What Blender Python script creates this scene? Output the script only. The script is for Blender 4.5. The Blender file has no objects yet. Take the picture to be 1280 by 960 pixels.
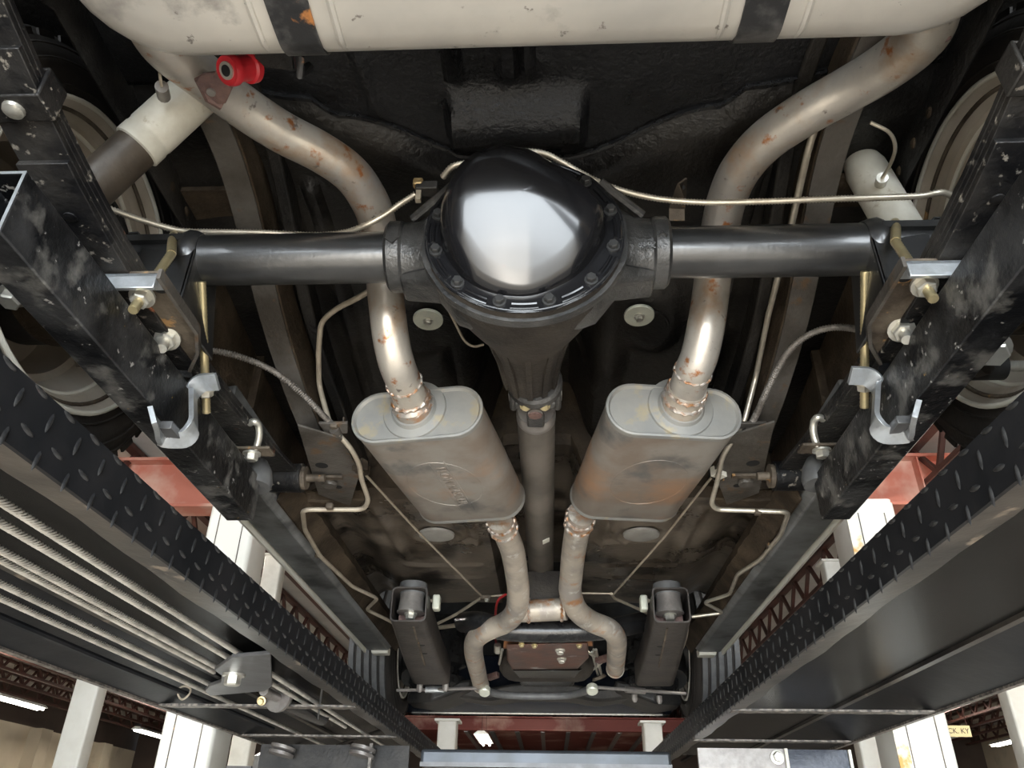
import bpy, bmesh, math, random
from mathutils import Vector as V, Matrix, noise
random.seed(3)
SC = bpy.context.scene
COL = SC.collection
CZ = 1.6            # camera height over the shop floor; "h" below is height over the camera
XC = -0.028         # centre line of the car
FPX = 975.43        # focal length in pixels of a 1280x960 frame
ROT = Matrix(((0.99896223, 0.00944539, 0.04455602), (0.0431182, -0.51125868, -0.85834456), (0.01467226, 0.85937497, -0.51113538)))

# ------------------------------------------------------------------ camera, sky, lights, exposure
cam_d = bpy.data.cameras.new('camera'); cam = bpy.data.objects.new('camera', cam_d); COL.objects.link(cam)
cam_d.sensor_fit = 'HORIZONTAL'; cam_d.sensor_width = 36; cam_d.lens = FPX * 36 / 1280
cam_d.clip_start = 0.02; cam_d.clip_end = 200
cam.matrix_world = Matrix.Translation((0, 0, CZ)) @ ROT.to_4x4()
SC.camera = cam
w = bpy.data.worlds.new('sky'); SC.world = w; w.use_nodes = True
bg = w.node_tree.nodes['Background']; bg.inputs[0].default_value = (0.80, 0.90, 1.0, 1); bg.inputs[1].default_value = 1.5
SC.view_settings.view_transform = 'Standard'; SC.view_settings.look = 'None'; SC.view_settings.gamma = 1
SC.view_settings.exposure = 0.42
try: SC.view_settings.use_curve_mapping = False
except Exception: pass
SC.cycles.max_bounces = 8; SC.cycles.diffuse_bounces = 4; SC.cycles.glossy_bounces = 4
SC.cycles.use_denoising = True
SC.cycles.sample_clamp_indirect = 6

def area(name, loc, size, sizey, power, color, target):
    d = bpy.data.lights.new(name, 'AREA'); d.shape = 'RECTANGLE'; d.size = size; d.size_y = sizey; d.energy = power; d.color = color
    o = bpy.data.objects.new(name, d); COL.objects.link(o); o.location = loc
    o.rotation_euler = (V(target) - V(loc)).to_track_quat('-Z', 'Y').to_euler(); return o
area('bay_door_daylight', (0.3, -5.4, 2.0), 7.0, 3.9, 1000, (0.88, 0.95, 1.0), (0, 3, 1.6))
sd_ = bpy.data.lights.new('sun', 'SUN'); sd_.energy = 16; sd_.angle = .009; sd_.color = (1, .93, .82)   # added for warm bounce light: shines through the bay door on to the floor
sun = bpy.data.objects.new('sun', sd_); COL.objects.link(sun); sun.rotation_euler = V((.10, 1, -.66)).to_track_quat('-Z', 'Y').to_euler()

# ------------------------------------------------------------------ materials
MATS = {}
def mat(name, c1, c2=None, scale=6, rough=.5, metal=0., bump=0., bscale=60, spots=None, c3=None, coat=0., lo=.4, hi=.62, spec=.5, rvar=.0, detail=5):
    """noise-mixed principled material in object space; spots = (colour, noise scale, threshold, softness)"""
    if name in MATS: return MATS[name]
    m = bpy.data.materials.new(name); m.use_nodes = True; nt = m.node_tree; N = nt.nodes; L = nt.links
    b = N['Principled BSDF']; b.inputs['Roughness'].default_value = rough; b.inputs['Metallic'].default_value = metal
    b.inputs['Specular IOR Level'].default_value = spec
    if coat: b.inputs['Coat Weight'].default_value = coat; b.inputs['Coat Roughness'].default_value = .08
    tc = N.new('ShaderNodeTexCoord'); out = None
    def nz(sc, det=detail):
        n = N.new('ShaderNodeTexNoise'); n.inputs['Scale'].default_value = sc; n.inputs['Detail'].default_value = det; n.inputs['Roughness'].default_value = .6
        L.new(tc.outputs['Object'], n.inputs['Vector']); return n
    def ramp(src, a, bb):
        r = N.new('ShaderNodeMapRange'); r.inputs['From Min'].default_value = a; r.inputs['From Max'].default_value = bb; L.new(src, r.inputs['Value']); return r.outputs['Result']
    def mix(f, a, bcol):
        x = N.new('ShaderNodeMix'); x.data_type = 'RGBA'; L.new(f, x.inputs['Factor'])
        if isinstance(a, tuple): x.inputs[6].default_value = (*a, 1)
        else: L.new(a, x.inputs[6])
        x.inputs[7].default_value = (*bcol, 1); return x.outputs[2]
    if c2:
        n = nz(scale); f = ramp(n.outputs['Fac'], lo, hi); out = mix(f, c1, c2)
        if rvar:
            r = N.new('ShaderNodeMapRange'); L.new(f, r.inputs['Value']); r.inputs['To Min'].default_value = rough - rvar; r.inputs['To Max'].default_value = rough + rvar
            L.new(r.outputs['Result'], b.inputs['Roughness'])
    if c3:
        n = nz(scale * 3.1, 8); out = mix(ramp(n.outputs['Fac'], .56, .72), out or c1, c3)
    for s in (spots or []):
        n = nz(s[1], 8); out = mix(ramp(n.outputs['Fac'], s[2] - .05, s[2] - .05 + s[3]), out or c1, s[0])
    if out: L.new(out, b.inputs['Base Color'])
    else: b.inputs['Base Color'].default_value = (*c1, 1)
    if bump:
        n = nz(bscale, 4); bp = N.new('ShaderNodeBump'); bp.inputs['Strength'].default_value = bump; bp.inputs['Distance'].default_value = .004
        L.new(n.outputs['Fac'], bp.inputs['Height']); L.new(bp.outputs['Normal'], b.inputs['Normal'])
    MATS[name] = m; return m
def glow(name, c, s):
    if name in MATS: return MATS[name]
    m = bpy.data.materials.new(name); m.use_nodes = True; b = m.node_tree.nodes['Principled BSDF']
    b.inputs['Base Color'].default_value = (*c, 1); b.inputs['Emission Color'].default_value = (*c, 1); b.inputs['Emission Strength'].default_value = s
    MATS[name] = m; return m
RUST = (.22, .085, .03); ORG = (.42, .17, .05)
M_tank = mat('galvanised_tank', (.56, .525, .47), (.40, .38, .35), 4, .42, .35, .15, 22, [((.28, .26, .24), 10, .64, .10), ((.20, .18, .16), 40, .70, .03)], rvar=.1, lo=.36, hi=.66)
M_strap = mat('worn_black_strap', (.018, .018, .019), (.13, .125, .12), 16, .42, .2, .3, 60, [(ORG, 18, .68, .05)], lo=.45, hi=.7)
M_pipe = mat('aluminised_pipe', (.58, .53, .46), (.40, .37, .34), 6, .40, .6, .15, 90, [((.42, .26, .14), 8, .56, .18), ((.36, .14, .05), 30, .64, .08), ((.20, .17, .15), 45, .68, .06)], rvar=.08)
M_pipe2 = mat('weathered_pipe', (.46, .40, .33), (.30, .27, .24), 10, .5, .45, .2, 120, [((.38, .19, .09), 15, .60, .12), ((.55, .52, .47), 35, .62, .1)])
M_weld = mat('weld_bead', (.50, .47, .44), (.35, .17, .07), 60, .4, .7, .6, 150)
M_muf = mat('muffler_steel', (.30, .275, .245), (.225, .18, .145), 6, .50, .35, .1, 60, [((.34, .20, .12), 5, .56, .16), ((.13, .125, .12), 9, .60, .14)], lo=.38, hi=.6)
M_mcap = mat('muffler_cap_steel', (.30, .29, .265), (.245, .245, .235), 12, .48, .4, .08, 80, [((.36, .31, .22), 20, .62, .1)])
M_gloss = mat('gloss_black_paint', (.008, .008, .009), None, rough=.17, spec=.5, coat=.25)
M_gloss2 = mat('black_flange_paint', (.010, .010, .011), (.022, .022, .022), 40, .26, 0, .15, 80, spec=.4)
M_cast = mat('painted_casting', (.022, .022, .022), (.070, .068, .065), 14, .36, .2, .45, 130, spec=.8)
M_cast2 = mat('dusty_casting', (.022, .018, .015), (.050, .042, .034), 9, .62, .0, .6, 110, spec=.3)
M_tube = mat('satin_black_tube', (.012, .012, .0125), (.026, .026, .026), 13, .33, .1, .15, 60, [((.45, .43, .38), 30, .775, .02)], spec=1.0, coat=.35)
M_blk = mat('black_undercoat', (.006, .006, .0065), (.013, .013, .014), 7, .36, 0, .8, 110, rvar=.1, spec=.3)
M_blk2 = mat('black_undercoat_dusty', (.0075, .007, .0068), (.030, .0265, .0225), 4, .40, 0, .7, 80, rvar=.1, spec=.3)
M_pan = mat('dusty_floor_pan', (.075, .059, .044), (.160, .132, .104), 3.5, .38, 0, .4, 40, [((.020, .016, .012), 6, .56, .12)], rvar=.12, spec=.4)
M_rail = mat('grey_rail', (.115, .104, .092), (.055, .047, .038), 8, .5, .1, .5, 70, [((.13, .08, .045), 18, .64, .08)], spec=.4)
M_brown = mat('brown_dirt_steel', (.034, .024, .015), (.080, .058, .038), 11, .66, 0, .8, 90, spec=.25)
M_rock = mat('grey_rocker', (.235, .24, .24), (.125, .125, .12), 7, .40, .2, .15, 30, [((.07, .07, .07), 7, .60, .10)])
M_white = mat('cream_white_paint', (.78, .75, .66), (.70, .67, .58), 10, .45)
M_shock = mat('cream_shock_body', (.62, .60, .52), (.52, .49, .41), 18, .4, 0, .15, 60, [((.34, .29, .20), 30, .66, .08)])
M_dust = mat('brown_dust_sleeve', (.050, .039, .029), (.085, .066, .048), 8, .42, .2, .15, 50)
M_leaf = mat('leaf_spring_black', (.008, .008, .009), (.040, .037, .034), 12, .40, .1, .5, 90, [((.26, .235, .20), 60, .66, .05), ((.36, .13, .06), 14, .69, .04)], spec=.4)
M_bar = mat('traction_bar_black', (.007, .0075, .009), (.060, .060, .062), 9, .32, .2, .4, 80, [((.16, .155, .145), 16, .58, .12), ((.40, .39, .37), 70, .70, .03), ((.45, .28, .05), 60, .745, .02)], lo=.45, hi=.72)
M_plate = mat('dusty_steel_plate', (.060, .046, .034), (.15, .122, .092), 14, .6, .1, .5, 90, [((.36, .21, .09), 24, .67, .05)], spec=.3)
M_zinc = mat('zinc_plate', (.56, .59, .62), (.44, .46, .47), 40, .34, .75, .15, 120)
M_bolt = mat('zinc_bolt', (.62, .60, .54), (.50, .48, .42), 60, .34, .7)
M_gold = mat('gold_zinc_rod', (.55, .46, .26), (.44, .37, .22), 40, .34, .75)
M_bbolt = mat('black_bolt', (.05, .05, .05), None, rough=.3, metal=.4)
M_rubber = mat('tyre_rubber', (.019, .0172, .0155), (.042, .035, .030), 6, .6, 0, .25, 70, spec=.3)
M_rubber2 = mat('grey_rubber', (.12, .12, .118), (.09, .09, .09), 30, .5, 0, .2, 60)
M_rim = mat('wheel_rim', (.60, .54, .46), (.46, .40, .32), 5, .40, .2, .1, 40, [((.28, .19, .12), 9, .62, .12)])
M_drum = mat('brake_drum_dark', (.016, .0155, .015), (.038, .035, .032), 10, .5, .1, .4, 80, spec=.35)
M_line = mat('steel_line', (.56, .51, .42), (.46, .41, .33), 40, .38, .6)
M_line2 = mat('dull_brake_line', (.46, .40, .31), (.36, .30, .23), 30, .5, .3)
M_braid = mat('braided_sheath', (.26, .235, .21), (.17, .15, .13), 200, .5, .4, .5, 300)
M_brass = mat('brass_block', (.40, .28, .13), (.27, .18, .09), 40, .42, .6)
M_red = mat('red_polyurethane', (.55, .025, .035), (.38, .015, .02), 20, .32)
M_rusty = mat('purple_rusty_bracket', (.20, .12, .10), (.13, .08, .075), 40, .6, .3, .7, 120)
M_wash = mat('pale_green_washer', (.60, .60, .50), (.50, .51, .43), 30, .42, .2)
M_plug = mat('floor_plug', (.30, .29, .27), (.22, .21, .19), 20, .5)
M_transpan = mat('rusty_pan', (.145, .058, .036), (.085, .045, .035), 14, .42, .3, .2, 40, [((.40, .38, .37), 6, .64, .06)])
M_ramp = mat('black_ramp_paint', (.013, .014, .016), (.022, .022, .024), 7, .36, 0, .1, 40, spec=.22)
M_deck = mat('ramp_underside', (.009, .0088, .0086), (.015, .0145, .014), 4, .27, 0, .04, 30, [((.16, .15, .13), 90, .775, .02)], spec=.14)
M_lip = mat('ramp_lip_worn', (.022, .020, .0185), (.075, .066, .056), 5, .36, .1, .25, 30, [((.26, .21, .16), 9, .68, .06)], spec=.25)
M_edge = mat('chipped_edge', (.055, .050, .045), (.26, .23, .20), 60, .5, .2, .4, 90)
M_lug = mat('tread_lug_paint', (.016, .0165, .018), (.060, .060, .060), 50, .30, .1)
M_cable = mat('wire_rope_steel', (.66, .62, .55), (.46, .43, .38), 20, .36, .3)
M_brk = mat('grey_cable_bracket', (.14, .14, .145), (.10, .10, .10), 18, .42, .4, .1, 60)
M_steelgrey = mat('grey_bushing', (.30, .28, .26), (.22, .20, .19), 30, .4, .5)
M_xbeam = mat('blue_grey_beam', (.075, .085, .10), (.05, .055, .06), 6, .32, .3)
M_navy = mat('navy_valance', (.015, .020, .034), (.03, .035, .048), 16, .22, .2, .1, 60)
M_post = mat('white_post_paint', (.66, .65, .60), (.58, .565, .51), 3, .42)
M_postrust = mat('stained_post_face', (.74, .70, .60), (.55, .30, .07), 9, .5, lo=.48, hi=.60)
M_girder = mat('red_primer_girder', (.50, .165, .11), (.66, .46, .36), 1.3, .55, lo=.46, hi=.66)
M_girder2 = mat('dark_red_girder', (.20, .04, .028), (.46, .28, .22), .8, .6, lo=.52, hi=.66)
M_joist = mat('red_brown_joist', (.085, .030, .021), (.055, .024, .018), 3, .6)
M_ceil = mat('roof_deck', (.50, .48, .45), (.38, .36, .33), .8, .8)
M_wall = mat('cream_wall', (.56, .48, .36), (.44, .37, .27), .35, .8, c3=(.36, .31, .24))
M_walltop = mat('brown_wall_band', (.055, .036, .026), (.08, .055, .04), .8, .8)
M_floor = mat('sealed_concrete', (.46, .44, .41), (.36, .345, .32), 1.2, .35)
M_tube_light = glow('fluorescent_tube', (1, .97, .88), 14)
M_fix = mat('fixture_white', (.75, .75, .72), None, rough=.5)
M_sign = mat('cream_sign', (.80, .66, .36), None, rough=.5)
M_ink = mat('dark_ink', (.05, .03, .02), None, rough=.6)
M_hole = mat('dark_recess', (.006, .006, .006), None, rough=.8)

for m_ in (M_deck, M_ramp): m_.node_tree.nodes['Principled BSDF'].inputs['IOR'].default_value = 1.2

# ------------------------------------------------------------------ placing helpers
def A(px, py, h=None, x=None, y=None):
    """the point seen at a pixel of the photograph on the plane at height h over the camera, or at world x or y"""
    d = ROT @ V((px - 640, 480 - py, -FPX))
    t = h / d.z if h is not None else (x / d.x if x is not None else y / d.y)
    p = d * t; p.z += CZ; return p
def H(x, y, h): return V((x, y, CZ + h))
def mir(p): return V((2 * XC - p.x, p.y, p.z))
def S(p, s): return p if s < 0 else mir(p)         # s=-1: as given (left in the photograph), s=+1: mirrored
def spline(pts, n=6):
    if len(pts) < 3: return list(pts)
    P = [pts[0] * 2 - pts[1]] + list(pts) + [pts[-1] * 2 - pts[-2]]; out = []
    for i in range(1, len(P) - 2):
        a, b, c, d = P[i - 1:i + 3]
        for k in range(n):
            t = k / n
            out.append(.5 * ((2 * b) + (c - a) * t + (2 * a - 5 * b + 4 * c - d) * t * t + (3 * b - a - 3 * c + d) * t ** 3))
    out.append(pts[-1]); return out
def fillet(pts, r, n=5):
    """round the corners of a polyline (bent hard line)"""
    out = [pts[0]]
    for a, b, c in zip(pts, pts[1:], pts[2:]):
        u = (a - b); w_ = (c - b); q = min(r, u.length * .45, w_.length * .45)
        p0 = b + u.normalized() * q; p2 = b + w_.normalized() * q
        for k in range(n + 1):
            t = k / n; out.append(p0 * (1 - t) ** 2 + b * 2 * t * (1 - t) + p2 * t * t)
    out.append(pts[-1]); return out
def frames(pts):
    T = [(pts[min(i + 1, len(pts) - 1)] - pts[max(i - 1, 0)]).normalized() for i in range(len(pts))]
    n = T[0].orthogonal().normalized(); out = []
    for t in T:
        n = (n - t * n.dot(t))
        n = n.normalized() if n.length > 1e-6 else t.orthogonal().normalized()
        out.append((t, n, t.cross(n)))
    return out
class MB:
    def __init__(self): self.v = []; self.f = []
    def rings(self, rings, closed=True, cap=True, loop=False):
        b = len(self.v); n = len(rings[0])
        for r in rings: self.v += [tuple(p) for p in r]
        m = len(rings)
        for i in range(m if loop else m - 1):
            for k in range(n if closed else n - 1):
                k2 = (k + 1) % n; i2 = (i + 1) % m
                self.f.append((b + i * n + k, b + i * n + k2, b + i2 * n + k2, b + i2 * n + k))
        if cap and closed and not loop:
            self.f.append(tuple(b + k for k in range(n - 1, -1, -1))); self.f.append(tuple(b + (m - 1) * n + k for k in range(n)))
        return self
    def tube(self, pts, r, n=12, cap=True):
        fr = frames(pts); R = []
        for i, (p, (t, a, b)) in enumerate(zip(pts, fr)):
            q = r[i] if isinstance(r, (list, tuple)) else r
            R.append([p + (a * math.cos(2 * math.pi * k / n) + b * math.sin(2 * math.pi * k / n)) * q for k in range(n)])
        return self.rings(R, cap=cap)
    def sweep(self, pts, prof, up=V((0, 0, 1)), closed=True):
        """profile (side, up) swept along the path"""
        R = []
        for i, p in enumerate(pts):
            t = (pts[min(i + 1, len(pts) - 1)] - pts[max(i - 1, 0)]).normalized()
            s = t.cross(up).normalized(); u = s.cross(t)
            R.append([p + s * a + u * b for a, b in prof])
        return self.rings(R, closed=closed)
    def box(self, c, s, M=None):
        b = len(self.v); M = M or Matrix.Identity(3)
        for sx in (-1, 1):
            for sy in (-1, 1):
                for sz in (-1, 1):
                    self.v.append(tuple(V(c) + M @ V((sx * s[0] / 2, sy * s[1] / 2, sz * s[2] / 2))))
        for q in ((0, 1, 3, 2), (4, 6, 7, 5), (0, 4, 5, 1), (2, 3, 7, 6), (0, 2, 6, 4), (1, 5, 7, 3)): self.f.append(tuple(b + k for k in q))
        return self
    def prism(self, poly, off):
        return self.rings([[V(p) for p in poly], [V(p) + V(off) for p in poly]])
    def lathe(self, o, ax, prof, n=32, cap=True):
        ax = V(ax).normalized(); a = ax.orthogonal().normalized(); b = ax.cross(a)
        return self.rings([[V(o) + ax * t + (a * math.cos(2 * math.pi * k / n) + b * math.sin(2 * math.pi * k / n)) * r for k in range(n)] for t, r in prof], cap=cap)
    def mesh(self, name, m, ang=35):
        me = bpy.data.meshes.new(name); me.from_pydata(self.v, [], self.f); me.validate()
        bm = bmesh.new(); bm.from_mesh(me); bmesh.ops.recalc_face_normals(bm, faces=bm.faces); bm.to_mesh(me); bm.free()
        me.polygons.foreach_set('use_smooth', [True] * len(me.polygons))
        me.set_sharp_from_angle(angle=math.radians(ang)); me.materials.append(m); return me
    def build(self, name, m, parent=None, ang=35, bevel=0, kind=None):
        o = bpy.data.objects.new(name, self.mesh(name, m, ang)); COL.objects.link(o)
        if parent: attach(o, parent)
        if bevel:
            md = o.modifiers.new('edge', 'BEVEL'); md.width = bevel; md.segments = 2; md.limit_method = 'ANGLE'; md.angle_limit = math.radians(40)
        if kind: o['kind'] = kind
        return o
WPOS = {}
def attach(o, parent):
    o.parent = parent; w_ = V((0, 0, 0)); q = parent
    while q: w_ += q.location if q.type == 'EMPTY' else V((0, 0, 0)); q = q.parent
    if parent.type == 'EMPTY': o.location = V(o.location) - w_
def thing(name, label, cat, loc, group=None):
    o = bpy.data.objects.new(name, None); COL.objects.link(o); o.location = loc; o.empty_display_size = .05
    o['label'] = label; o['category'] = cat
    if group: o['group'] = group
    return o
def tag(o, label, cat, group=None):
    o['label'] = label; o['category'] = cat
    if group: o['group'] = group
    return o
def struct(o): o['kind'] = 'structure'; return o
def put(mesh, name, parent, loc, d=(0, 0, 1), sc=1.0, spin=0.):
    """a shared mesh (built along +Z) placed at a world point, pointing along d"""
    o = bpy.data.objects.new(name, mesh); COL.objects.link(o)
    q = V(d).normalized().to_track_quat('Z', 'Y')
    o.rotation_euler = (q.to_matrix() @ Matrix.Rotation(spin, 3, 'Z')).to_euler(); o.location = loc
    o.scale = (sc, sc, sc) if not isinstance(sc, tuple) else sc
    if parent: attach(o, parent)
    return o
def hexmesh(name, m, r, h, wash=1.35, wh=.25, n=6):
    b = MB(); b.lathe((0, 0, 0), (0, 0, 1), [(0, r * wash), (h * wh, r * wash), (h * wh + .0002, r * 1.02)], 16)
    b.lathe((0, 0, h * wh), (0, 0, 1), [(0, r), (h * .62, r), (h * .75, r * .86)], n); return b.mesh(name, m, 30)
HEX_BLK = hexmesh('hex_black', M_bbolt, .0075, .011); HEX_ZN = hexmesh('hex_zinc', M_bolt, .0095, .012); HEX_GOLD = hexmesh('hex_gold', M_gold, .006, .008)
def rrect(hx, hy, r, n=5):
    out = []
    for cx, cy, a0 in ((hx - r, hy - r, 0), (-hx + r, hy - r, 90), (-hx + r, -hy + r, 180), (hx - r, -hy + r, 270)):
        for k in range(n + 1):
            a = math.radians(a0 + 90 * k / n); out.append((cx + r * math.cos(a), cy + r * math.sin(a)))
    return out
def circ(n, r=1., a0=0): return [(r * math.cos(a0 + 2 * math.pi * k / n), r * math.sin(a0 + 2 * math.pi * k / n)) for k in range(n)]
def interp(tab, a):
    a = (a + 180) % 360 - 180; t = sorted(tab); t = [(t[-1][0] - 360, t[-1][1])] + t + [(t[0][0] + 360, t[0][1])]
    for (a0, v0), (a1, v1) in zip(t, t[1:]):
        if a0 <= a <= a1:
            q = (a - a0) / (a1 - a0); q = q * q * (3 - 2 * q); return v0 + (v1 - v0) * q
def sm(a, b, x):
    t = max(0., min(1., (x - a) / (b - a))); return t * t * (3 - 2 * t)
def text(name, s, size, m, parent, loc, xdir, updir, depth=.0015):
    c = bpy.data.curves.new(name, 'FONT'); c.body = s; c.size = size; c.extrude = depth; c.align_x = 'CENTER'; c.align_y = 'CENTER'
    o = bpy.data.objects.new(name, c); me = bpy.data.meshes.new_from_object(o); bpy.data.objects.remove(o)
    me.materials.clear(); me.materials.append(m); o = bpy.data.objects.new(name, me); COL.objects.link(o)
    x = V(xdir).normalized(); z = x.cross(V(updir)).normalized(); y = z.cross(x)
    o.rotation_euler = Matrix((x, y, z)).transposed().to_euler(); o.location = loc
    if parent: attach(o, parent)
    return o
# ------------------------------------------------------------------ the shop
def slab(name, lo, hi, m):
    b = MB(); c = [(lo[i] + hi[i]) / 2 for i in range(3)]; b.box(c, [hi[i] - lo[i] for i in range(3)]); return struct(b.build(name, m))
slab('floor', (-14, -6, -.2), (14, 28, 0), M_floor)
slab('ceiling', (-14, -6, 5.05), (14, 28, 5.2), M_ceil)
slab('wall_left', (-14, -6, 0), (-13.6, 28, 4.15), M_wall)
slab('wall_left_top', (-14, -6, 4.15), (-13.7, 28, 5.05), M_walltop)
slab('wall_right', (13.6, -6, 0), (14, 28, 5.05), M_wall)
slab('wall_front', (-13.6, 27.6, 0), (13.6, 28, 5.05), M_walltop)
slab('wall_rear', (-13.6, -6, 0), (-3.4, -5.6, 5.05), M_wall)
slab('wall_rear_side', (4.0, -6, 0), (13.6, -5.6, 5.05), M_wall)
slab('wall_rear_header', (-3.4, -6, 4.1), (4.0, -5.6, 5.05), M_wall)
for k, yy in enumerate((21.6, 23.2, 24.9)):   # pilasters of the left wall
    slab('trim_%d' % (k + 1), (-13.6, yy, 0), (-13.25, yy + .5, 4.12), M_wall)
def girder(y, h0, h1, m, lab, xa=-13.5, xb=13.5):
    t = thing('roof_girder', lab, 'roof girder', (0, y, CZ + h0))
    b = MB(); b.box(((xa + xb) / 2, y, CZ + (h0 + h1) / 2), (xb - xa, .03, h1 - h0)); b.build('web_plate', m, t)
    for hh in (h0, h1):
        b = MB(); b.box(((xa + xb) / 2, y, CZ + hh), (xb - xa, .26, .03)); b.build('flange', m, t)
    for k in range(-4, 5):
        if not xa < k * 3.1 + .4 < xb: continue
        b = MB(); b.box((k * 3.1 + .4, y - .07, CZ + (h0 + h1) / 2), (.015, .11, h1 - h0 - .04)); b.build('stiffener', m, t)
girder(7.0, 2.78, 3.27, M_girder, 'pink-red primed roof girder crossing behind the white lift posts')
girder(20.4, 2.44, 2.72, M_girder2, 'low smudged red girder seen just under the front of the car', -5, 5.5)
def joist(x, lab):
    t = thing('roof_joist', lab, 'roof joist', (x, -5, CZ + 3.0), 'steel roof joists along the shop')
    for hh, nm in ((2.99, 'bottom_chord'), (3.40, 'top_chord')):
        b = MB(); b.box((x, 10.8, CZ + hh), (.10, 33, .05)); b.build(nm, M_joist, t)
    b = MB(); y = 2.0; k = 0; pts = []
    while y < 27.4: pts.append(H(x, y, 3.0 if k % 2 else 3.39)); y += .36; k += 1
    for p, q in zip(pts, pts[1:]): b.sweep([p, q], [(-.022, -.022), (.022, -.022), (.022, .022), (-.022, .022)], V((1, 0, 0)))
    b.build('web_bars', M_joist, t)
for k in range(-15, 16):
    joist(k * .86 + .12, 'red-brown steel bar joist running lengthwise under the pale roof deck')
FIXT = [(-1.47, 18.9, 'lit strip light hanging low beneath the front of the car'), (-12.2, 18.7, 'lit strip light at the edge of the frame by the cream wall'),
        (-11.6, 24.2, 'lit strip light beside the thick white lift post'), (12.6, 24.0, 'bright strip light near the right edge of the photo'),
        (10.6, 23.4, 'dim unlit-looking strip light below the cream sign'), (4.6, 9.3, 'large bright strip light beside the red girder and wheel')]
for x, y, lab in FIXT:
    hh = 1.97 if 'hanging low' in lab else 2.62 if y > 10 else 3.05
    t = thing('strip_light', lab, 'ceiling light', (x, y, CZ + hh), 'fluorescent strip lights')
    b = MB(); b.prism([H(x - .16, y - .9, hh + .1), H(x + .16, y - .9, hh + .1), H(x + .07, y - .9, hh + .17), H(x - .07, y - .9, hh + .17)], (0, 1.8, 0)); b.build('reflector', M_fix, t)
    for dx in (-.07, .07):
        b = MB(); b.tube([H(x + dx, y - .86, hh + .07), H(x + dx, y + .86, hh + .07)], .022, 8); b.build('lamp_tube', M_fix if 'unlit' in lab else M_tube_light, t)
    for yy in (-.6, .6):
        b = MB(); b.tube([H(x, y + yy, hh + .17), H(x, y + yy, 3.44)], .006, 5); b.build('hanger_wire', M_joist, t)
SHOPLAMPS = [(-4.5, 1.0), (4.5, 1.0), (-4.5, 8.5), (4.5, 6.0), (-9.5, 14), (9.5, 14), (-9.5, 21), (0, 17), (9.5, 21)]
for x, y in SHOPLAMPS:      # the shop's other rows of tubes, over the neighbouring bays
    t = thing('bay_light', 'ceiling strip light over a neighbouring service bay', 'ceiling light', (x, y, CZ + 3.2), 'strip lights over the service bays')
    b = MB(); b.box((x, y, CZ + 3.2), (.22, 2.4, .05)); b.build('housing', M_fix, t)
    b = MB(); b.box((x, y, CZ + 3.165), (.16, 2.3, .02)); b.build('lamp_tube', glow('bay_tube', (1, .95, .86), 6), t)
    for yy in (-.9, .9):
        b = MB(); b.tube([V((x, y + yy, CZ + 3.22)), V((x, y + yy, 5.06))], .006, 5); b.build('hanger_wire', M_joist, t)
    d = bpy.data.lights.new('bay_light_glow', 'AREA'); d.shape = 'RECTANGLE'; d.size = .3; d.size_y = 2.3; d.energy = 130; d.color = (1, .93, .82)
    o = bpy.data.objects.new('bay_light_glow', d); COL.objects.link(o); o.location = (x, y, CZ + 3.14)
def post(x0, x1, y, lab, rust):
    cx = (x0 + x1) / 2; t = thing('lift_post', lab, 'lift post', (cx, y, 0))
    b = MB(); pf = rrect((x1 - x0) / 2, .10, .02, 3); b.rings([[V((cx + a, y + c, 0)) for a, c in pf], [V((cx + a, y + c, 2.90)) for a, c in pf]]); b.build('column', M_post, t, bevel=.003)
    b = MB(); pf = rrect((x1 - x0) / 2 - .004, .096, .02, 3); b.rings([[V((cx + a, y + c, 2.90)) for a, c in pf], [V((cx + a, y + c, 2.915)) for a, c in pf]]); b.build('cap', M_post, t)
    b = MB(); b.box((cx, y, .01), (.42, .42, .02)); b.build('base_plate', M_post, t)
    for sx in (-1, 1):
        b = MB(); b.box((cx + sx * .055, y - .1005, 1.7), (.004, .003, 2.3)); b.build('seam', M_plate, t)
    if rust:
        b = MB(); b.box((x0 + .022, y - .1008, 1.75), (.045, .004, 2.2)); b.build('stained_strip', M_postrust, t)
post(-1.497, -1.285, 3.3, 'thick white lift post standing left of the car behind the cable runway', False)
post(1.268, 1.48, 3.3, 'thick white lift post with an orange-stained strip right of the car', True)
def column(px, py, y, wdt, top, lab, m=None):
    p = A(px, py, y=y); t = thing('steel_column', lab, 'column', (p.x, y, 0))
    b = MB(); b.rings([[V((p.x + a, y + c, 0)) for a, c in rrect(wdt / 2, .09, .02, 3)], [V((p.x + a, y + c, top)) for a, c in rrect(wdt / 2, .09, .02, 3)]]); b.build('shaft', m or M_post, t)
    b = MB(); b.box((p.x, y, top + .01), (wdt + .06, .24, .02)); b.build('cap_plate', m or M_post, t)
column(103, 900, 7.6, .235, 4.36, 'thin white column at far left below the runway edge')
column(304, 935, 8.4, .20, 4.36, 'slim cream column just right of the thick white lift post', M_white)
column(560, 912, 8.0, .175, 2.62, 'short white column seen under the front left tyre')
column(815, 915, 8.0, .175, 2.62, 'short white column where the right runway meets the blue-grey beam')
column(1083, 930, 8.6, .20, 4.36, 'slim white column left of the orange-stained lift post')
column(1275, 890, 7.8, .23, 4.36, 'white column at the right edge under the runway')
# sign on the girder beyond the right post
p = A(1192, 914, y=8.0); t = thing('shop_sign', 'small cream sign board with dark letters right of the stained post', 'sign', p)
b = MB(); b.box(p, (.30, .02, .095)); b.build('board', M_sign, t)
text('lettering', 'OSCK. KY', .062, M_ink, t, p + V((.0, -.012, 0)), (1, 0, 0), (0, 0, 1), .001)
b = MB()
for sx in (-.13, .13): b.tube([p + V((sx, .0, .045)), V((p.x + sx, 8.0, 5.05))], .004, 5)
b.build('hanger_wire', M_joist, t)
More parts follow.
